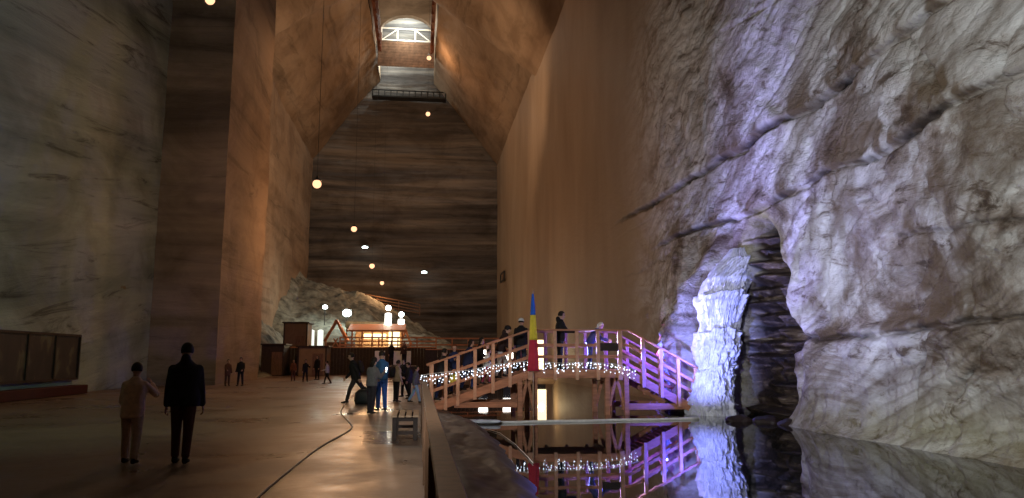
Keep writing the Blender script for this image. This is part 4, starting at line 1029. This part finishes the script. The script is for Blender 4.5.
    b2 = bmesh.new(); ball(b2, head + hd @ Vector((0, .083, -.058)), .02, 2, 1.1, .4, .35, hd); add('mouth', b2, LIP)
    if look.get('hat'):
        b2 = bmesh.new(); ball(b2, head + hd @ Vector((0, -.015, .06)), .104, 3, .95, 1.06, .85, hd); 
        loft(b2, [(head + hd @ Vector((0, -.01, .03)), hd @ Vector((.104, 0, 0)), hd @ Vector((0, .118, 0))), (head + hd @ Vector((0, -.01, .065)), hd @ Vector((.106, 0, 0)), hd @ Vector((0, .12, 0)))], 24)
        add('hat', b2, cloth(look['hat']))
    # things held or worn on the back, own top-level objects
    Rw = Matrix.Rotation(math.radians(face), 3, 'Z')
    def world(p): return Vector((x, y, z)) + Rw @ ((p + Vector((0, 0, dz)))*k)
    if look.get('pack'):
        nm, c, lb = look['pack']; b2 = bmesh.new(); pc = hip + spine @ Vector((0, -.24*bulk, .30))
        loft(b2, [(pc + spine @ Vector((0, .02, -.22)), spine @ Vector((.13, 0, 0)), spine @ Vector((0, .07, 0))), (pc + spine @ Vector((0, 0, -.1)), spine @ Vector((.16, 0, 0)), spine @ Vector((0, .10, 0))), (pc + spine @ Vector((0, .01, .12)), spine @ Vector((.15, 0, 0)), spine @ Vector((0, .085, 0))), (pc + spine @ Vector((0, .04, .22)), spine @ Vector((.09, 0, 0)), spine @ Vector((0, .045, 0)))], 20, 3)
        for v in b2.verts: v.co = Rw @ ((v.co + Vector((0, 0, dz)))*k)
        wp = world(pc) - Vector((x, y, z))
        for v in b2.verts: v.co -= wp
        o = obj('backpack', b2, cloth(c), None, True); o.location = world(pc); tag(o, lb, 'backpack')
    if look.get('phone'):
        pp = world(J['hR'] if look.get('hand', 'R') == 'R' else J['hL']); b2 = bmesh.new(); box(b2, (0, 0, 0), (.075, .01, .15), Rw @ rx(-20), .003)
        o = obj('phone', b2, M['blackish']); o.location = pp + Rw @ Vector((0, .03, .02)); tag(o, look['phone'], 'phone')
        if look.get('phone_on'):
            b3 = bmesh.new(); box(b3, Rw @ Vector((0, -.008, 0)), (.066, .004, .135), Rw @ rx(-20)); s_ = obj('screen', b3, M['white_bulb'], o)
    if look.get('bag'):
        c, lb = look['bag']; pp = world(J['hR']); b2 = bmesh.new()
        loft(b2, [((0, 0, -.38), (.15, 0, 0), (0, .05, 0)), ((0, 0, -.3), (.17, 0, 0), (0, .07, 0)), ((0, 0, -.08), (.14, 0, 0), (0, .04, 0))], 16, 3)
        for s in (-1, 1): tube(b2, [(-.08, s*.02, -.09), (-.05, s*.02, -.01), (0, s*.02, .02), (.05, s*.02, -.01), (.08, s*.02, -.09)], .008, 6)
        o = obj('carrier_bag', b2, cloth(c), None, True); o.location = pp; tag(o, lb, 'bag')
    return root
def on_floor(px, py_foot, py_head, *a, **k):
    p = P(px, py_foot, Z=0.0); h = P(px, py_head, Y=p.y).z; return person(p.x, p.y, 0.008, a[0], max(1.0, min(2.0, h)), *a[1:], **k)
BLK = (.018, .016, .016); DBR = (.07, .035, .025); NAVY = (.02, .03, .09); GREY = (.16, .15, .15)
G1 = 'visitors walking over the floor'; G2 = 'visitors by the far kiosk'; G3 = 'visitors gathered at the foot of the bridge'; G4 = 'visitors on the wooden bridge'
walkL = dict(lean=4, legL=(20, 6, 1), legR=(-14, 16, 1), armL=(-14, 8, 12, 0), armR=(16, 8, 18, 0))
walkR = dict(lean=4, legR=(18, 5, 1), legL=(-12, 18, 1), armR=(-12, 10, 12, 0), armL=(14, 8, 18, 0))
stand = dict(lean=2)
on_floor(180, 464, 345, 8, 'man in black jacket and dark brown trousers walking away with arms hanging', G1, dict(walkL, bulk=1.12, jacket_w=.04, jacket_len=.12, legL=(8, 4, 0), legR=(-7, 10, 0), armL=(2, 7, 10, 0), armR=(4, 8, 10, 0)), dict(top=BLK, legs=(.075, .03, .022), shoes=BLK, hood=1))
on_floor(129, 464, 364, 0, 'child in cream jacket and pale trousers walking with right hand raised to shoulder', G1, dict(lean=5, legL=(12, 5, 3), legR=(-10, 10, 4), armR=(38, 42, 118, 20), armL=(8, 10, 35, 25), jacket_w=.035, jacket_len=.16, leg_w=.02), dict(top=(.80, .58, .42), legs=(.5, .36, .27), shoes=BLK))
on_floor(227, 386, 360, -150, 'person in dark brown coat standing by the foot of the brown pier', G2, dict(stand, armR=(20, 6, 60, 10), jacket_len=.25), dict(top=(.11, .05, .03), legs=DBR))
on_floor(240, 386, 358, 170, 'person in black jacket standing by the foot of the brown pier', G2, dict(stand, bulk=1.1, armL=(15, 14, 50, 10), legL=(2, 2, 5), legR=(0, 2, 5)), dict(top=BLK, legs=BLK))
on_floor(293, 381, 360, 180, 'person in rusty brown clothes standing left of the tan kiosk front', G2, stand, dict(top=(.20, .07, .035), legs=(.13, .05, .03)))
on_floor(305, 382, 360, 200, 'person in black with one elbow out standing before the tan kiosk', G2, dict(stand, armL=(30, 35, 90, 30), legL=(3, 3, 5), legR=(-3, 3, 4)), dict(top=BLK, legs=BLK))
on_floor(317, 380, 356, 150, 'long-haired person in long black coat before the tan kiosk', G2, dict(stand, jacket_len=.34), dict(top=BLK, legs=BLK, hair_len=.2))
on_floor(327, 384, 361, 90, 'person in white top and black trousers at the right edge of the tan kiosk', G2, dict(walkR, armL=(20, 8, 60, 0)), dict(top=(.5, .46, .4), legs=BLK))
on_floor(355, 403, 352, 95, 'person in black striding left with a dark backpack', G3, dict(lean=14, legL=(26, 12, 1), legR=(-34, 28, 1), armL=(-20, 8, 20, 0), armR=(25, 8, 30, 0), jacket_len=.14, bulk=1.08), dict(top=BLK, legs=(.03, .025, .025), pack=('b', (.03, .02, .018), 'dark backpack on the striding person in black')))
on_floor(371, 414, 358, -40, 'woman in grey jacket and dark trousers looking at a lit phone', G3, dict(lean=4, nod=18, armR=(35, 5, 95, -8), armL=(20, 5, 60, 10), legL=(6, 4, 4), legR=(-6, 5, 4)), dict(top=GREY, legs=(.05, .04, .045), hair_len=.12, phone='lit phone in the hand of the woman in grey', phone_on=1))
on_floor(381, 411, 352, 30, 'tall person in blue overalls standing before the white stall', G3, dict(stand, armR=(15, 8, 70, 0), jacket_w=.025, jacket_len=.05), dict(top=(.03, .10, .24), legs=(.03, .09, .34), top_label='blue overall top', legs_label='blue overall legs'))
on_floor(396, 402, 361, -60, 'person in pale beige jacket and black trousers with a black backpack', G3, dict(stand, lean=6, armL=(25, 6, 50, 0), jacket_w=.035), dict(top=(.42, .33, .26), legs=BLK, pack=('b', BLK, 'black backpack on the person in the beige jacket')))
on_floor(404, 397, 360, 120, 'person in black facing left beside the beige jacket', G3, dict(stand, armL=(30, 8, 80, 0), legL=(-8, 12, 2), legR=(4, 3, 2)), dict(top=BLK, legs=BLK))
on_floor(409, 399, 363, 100, 'person in dark coat holding a phone behind the lake fence end', G3, dict(stand, nod=20, armR=(35, 5, 90, -6), jacket_len=.2), dict(top=(.03, .025, .03), legs=BLK, phone='phone held by the dark-coated person behind the lake fence end'))
on_floor(415, 403, 366, -90, 'person in light blue trousers stepping onto the bridge', G3, dict(walkR), dict(top=(.12, .12, .14), legs=(.25, .38, .55)))
for (q, hy_, f, lb, c, hl) in ((391, 339, 200, 'dark figure standing on the platform before the white stalls, left of two', BLK, 0), (404, 342, 160, 'dark figure standing on the platform before the white stalls, right of two', (.05, .03, .03), .1)):
    p = P(q, 365, Y=STY-.1); h = P(q, hy_, Y=p.y).z-STZ; person(p.x, p.y, STZ+.012, f, min(h, 1.85), lb, G2, dict(stand, armL=(30, 15, 80, 10)), dict(top=c, legs=BLK, hair_len=hl))
# dark pushchair-like bag beside the group
p = P(363, 404, Z=0)
bm = bmesh.new(); loft(bm, [((0, 0, 0.0), (.26, 0, 0), (0, .17, 0)), ((0, 0, .12), (.31, 0, 0), (0, .2, 0)), ((0, 0, .38), (.28, 0, 0), (0, .18, 0)), ((0, 0, .5), (.15, 0, 0), (0, .1, 0))], 20, 3)
o = obj('duffel_bag', bm, M['blackish'], None, True); o.location = p; tag(o, 'round dark bag on the floor behind the striding person', 'bag')
bm = bmesh.new(); tube(bm, [(-.1, 0, .46), (-.07, 0, .58), (.07, 0, .58), (.1, 0, .46)], .012, 6); obj('handle', bm, M['metal_dark'], o)
# on the bridge
def on_bridge(px, py_head, yo, face, label, pose, look, hmax=1.85):
    yy = BF + 0.35 + yo*(BW-0.7); xx = P(px, 350, Y=yy).x; z = deckz(xx)+0.012; h = P(px, py_head, Y=yy).z - z
    print('bridge person', label[:30], round(h, 2)); return person(xx, yy, z, face, max(1.05, min(hmax, h)), label, G4, pose, look)
up1 = dict(lean=10, legL=(30, 35, 1), legR=(-6, 8, 1), armL=(15, 8, 30, 0), armR=(30, 8, 50, 0))
up2 = dict(lean=12, legR=(28, 32, 1), legL=(-8, 8, 1), armR=(10, 8, 30, 0), armL=(28, 8, 40, 0))
on_bridge(441, 349, .2, -100, 'bare-headed person with yellow bag starting up the left ramp', dict(up1, turn=40), dict(top=(.03, .025, .025), legs=NAVY, bag=((.75, .6, .08), 'yellow carrier bag held by the lowest visitor on the left ramp')))
on_bridge(455, 345, .8, 160, 'red-haired person in navy jacket facing the lake on the left ramp', dict(lean=4, nod=12, armR=(35, 5, 80, 0), armL=(30, 5, 80, 0)), dict(top=NAVY, legs=(.05, .08, .22), hair=(.16, .05, .02)))
on_bridge(467, 340, .25, -80, 'person in dark blue jacket on the left ramp ahead of the red-haired one', up2, dict(top=(.02, .025, .06), legs=(.03, .05, .16), hair_len=.05))
on_bridge(478, 338, .8, -95, 'long-haired person in black on the middle of the left ramp', up1, dict(top=BLK, legs=BLK, hair_len=.2))
on_bridge(486, 349, .15, -90, 'child in white jacket on the left ramp behind the railing', dict(up2), dict(top=(.7, .68, .66), legs=(.35, .06, .10)), 1.4)
on_bridge(500, 325, .5, -88, 'person in black hood leaning forward high on the left ramp', dict(up1, lean=22), dict(top=(.035, .02, .018), legs=(.45, .44, .42), hood=1, hat=BLK))
on_bridge(521, 319, .6, -20, 'person with white hat and black jacket at the top of the left ramp', dict(stand, bulk=1.1), dict(top=BLK, legs=(.04, .05, .07), hat=(.7, .68, .64)))
on_bridge(560, 309, .45, -90, 'person in black on the flat middle raising a phone to the right', dict(lean=3, armL=(45, 5, 45, 0), armR=(40, 5, 50, 0), nod=8), dict(top=BLK, legs=(.035, .04, .05), hood=1, phone='phone held up by the black-clad visitor on the middle of the bridge'), 1.95)
on_bridge(590, 320, .35, -100, 'fair-haired person in blue jacket bending over the bridge railing', dict(lean=32, nod=20, armL=(70, 10, 40, 0), armR=(65, 10, 40, 0)), dict(top=(.06, .07, .20), legs=(.06, .09, .14), hair=(.62, .55, .42), hair_len=.05), 2.1)
# ------------------------------------------------------------------ light
w = bpy.data.worlds.new('world'); sc.world = w; w.use_nodes = True
bg = w.node_tree.nodes['Background']; bg.inputs[0].default_value = (0.6, 0.5, 0.4, 1); bg.inputs[1].default_value = 0.004
def point(loc, e, c, r=0.25, name='lamp_light'):
    l = bpy.data.lights.new(name, 'POINT'); l.energy = e; l.color = c; l.shadow_soft_size = r
    o = bpy.data.objects.new(name, l); COL.objects.link(o); o.location = loc; return o
def spot(loc, aim, e, c, deg, blend=0.6, r=0.15, name='spot_light'):
    l = bpy.data.lights.new(name, 'SPOT'); l.energy = e; l.color = c; l.spot_size = math.radians(deg); l.spot_blend = blend; l.shadow_soft_size = r
    o = bpy.data.objects.new(name, l); COL.objects.link(o); o.location = loc
    o.rotation_euler = (Vector(aim)-Vector(loc)).to_track_quat('-Z', 'Y').to_euler(); return o
WARM = (1.0, 0.52, 0.24)
string = [P(210, 0, X=-5), P(317, 184, X=-5), P(354, 229, X=-5), P(372, 266, X=-5), P(382, 283, X=-5)]
POW = [60, 650, 1200, 1100, 700]
for p, e in zip(string, POW): point(p - Vector((0, 0, 0.45)), e, WARM, 0.2)
for p in [P(429, 58, Y=95), P(428, 114, Y=92)]: point(p - Vector((0, 0, 0.5)), 600, WARM, 0.2)
# unseen spots in the hall for its walls and sloping ceilings
spot((1, 45, 40), (11, 66, 16), 2200, WARM, 100, 1.0)
spot((0, 66, 16), (-16, 82, 30), 7500, (1.0, 0.64, 0.38), 120, 1.0)
spot((-2, 60, 20), (8, 80, 36), 8500, (1.0, 0.64, 0.38), 110, 1.0)
spot((-6, 62, 30), (-12, 52, 10), 2500, WARM, 90, 1.0)
# cool flood on the left wall
spot((-1, 10, 6), (-16.2, 27, 10), 2300, (0.50, 1.0, 0.74), 120, 1.0)
spot((-3, 30, 8), (-11.5, 46, 14), 450, WARM, 90)
# floods on the lake wall
spot((-2.5, 4, 4.0), (11, 20, 6), 6200, (0.93, 0.97, 1.0), 100, 1.0)
spot((5.6, 26.2, 1.7), (11, 20.5, 6.5), 5200, (0.34, 0.34, 1.0), 95, 0.9, 0.1)
spot((4.0, 20, 0.2), (11, 19, 6), 900, (0.7, 0.75, 1.0), 80, 1.0)
spot((2.0, 17, 0.5), (9.6, 22.6, 2.0), 450, (1.0, 0.92, 0.8), 40, 1.0)  # narrow warm fill added to reach into the fissure, no fixture
spot((3.0, 30, 1), (10.5, 31, 6), 500, (0.9, 0.95, 1.0), 100, 1.0)  # extra fill added for the rock beyond the bridge, no fixture
# coloured lamps at the foot of the cascade
be = BF + BW/2
point((bx(690), BB+0.7, z1+1.6), 420, (0.05, 0.07, 1.0), 0.03)
spot((bx(696), be, z1+1.0), (bx(640), be, deckz(bx(640))+0.4), 900, (0.1, 0.06, 1.0), 100, 0.6, 0.03)
point((bx(658), be, deckz(bx(658))+0.7), 45, (0.12, 0.05, 1.0), 0.03)
point((bx(688), BB+1.6, 1.9), 35, (1.0, 0.12, 0.8), 0.03)
spot((bx(640), BF-3.5, 0.1), P(720, 320, Y=BF+1), 2200, (0.20, 0.25, 1.0), 60, 0.8, 0.03)  # blue fill added over the water to tint the cascade, unseen
# unseen spot over the bank, added to brighten the bridge and the flag
spot((1.2, 14.0, 6.0), (0.4, BF+0.5, 1.2), 950, (1.0, 0.66, 0.42), 33, 0.8)
spot((1.0, 9, 1.5), P(815, 245, X=XR), 5600, (0.46, 0.50, 1.0), 48, 1.0)  # extra cool fill added to brighten the rock beside the fissure
spot((bx(701)-.1, BF-1.6, 1.7), (bx(660), BF+.4, 1.0), 2200, (0.05, 0.06, 1.0), 60, 0.6, 0.03)
# slit galleries
cxs = (SL+SR)/2
point((cxs, 108.5, P(405, 16, Y=108).z-0.3), 2300, (0.9, 1.0, 0.95), 0.4)
point((cxs, 99, P(405, 40, Y=98).z+2), 1100, (1.0, 0.95, 0.8), 0.3)
point((SL+1.6, 107.5, P(405, 62, Y=107.5).z), 900, (0.9, 1.0, 0.95), 0.3)
spot((cxs, 96, ZS+4), (cxs, 108, ZS-6), 900, (0.85, 0.95, 1.0), 120, 1.0)
point(P(347, 311, Y=87), 330, (0.85, 1.0, 0.9)); point(P(325, 306, Y=87), 160, (0.85, 1.0, 0.9))
point(P(388, 318, Y=83.5), 400, (1, .9, .7)); point(P(541, 355, Y=LAKE_Y+.6), 120, (1, .75, .4))
point((-5, -3, 11), 110, WARM, 0.2)
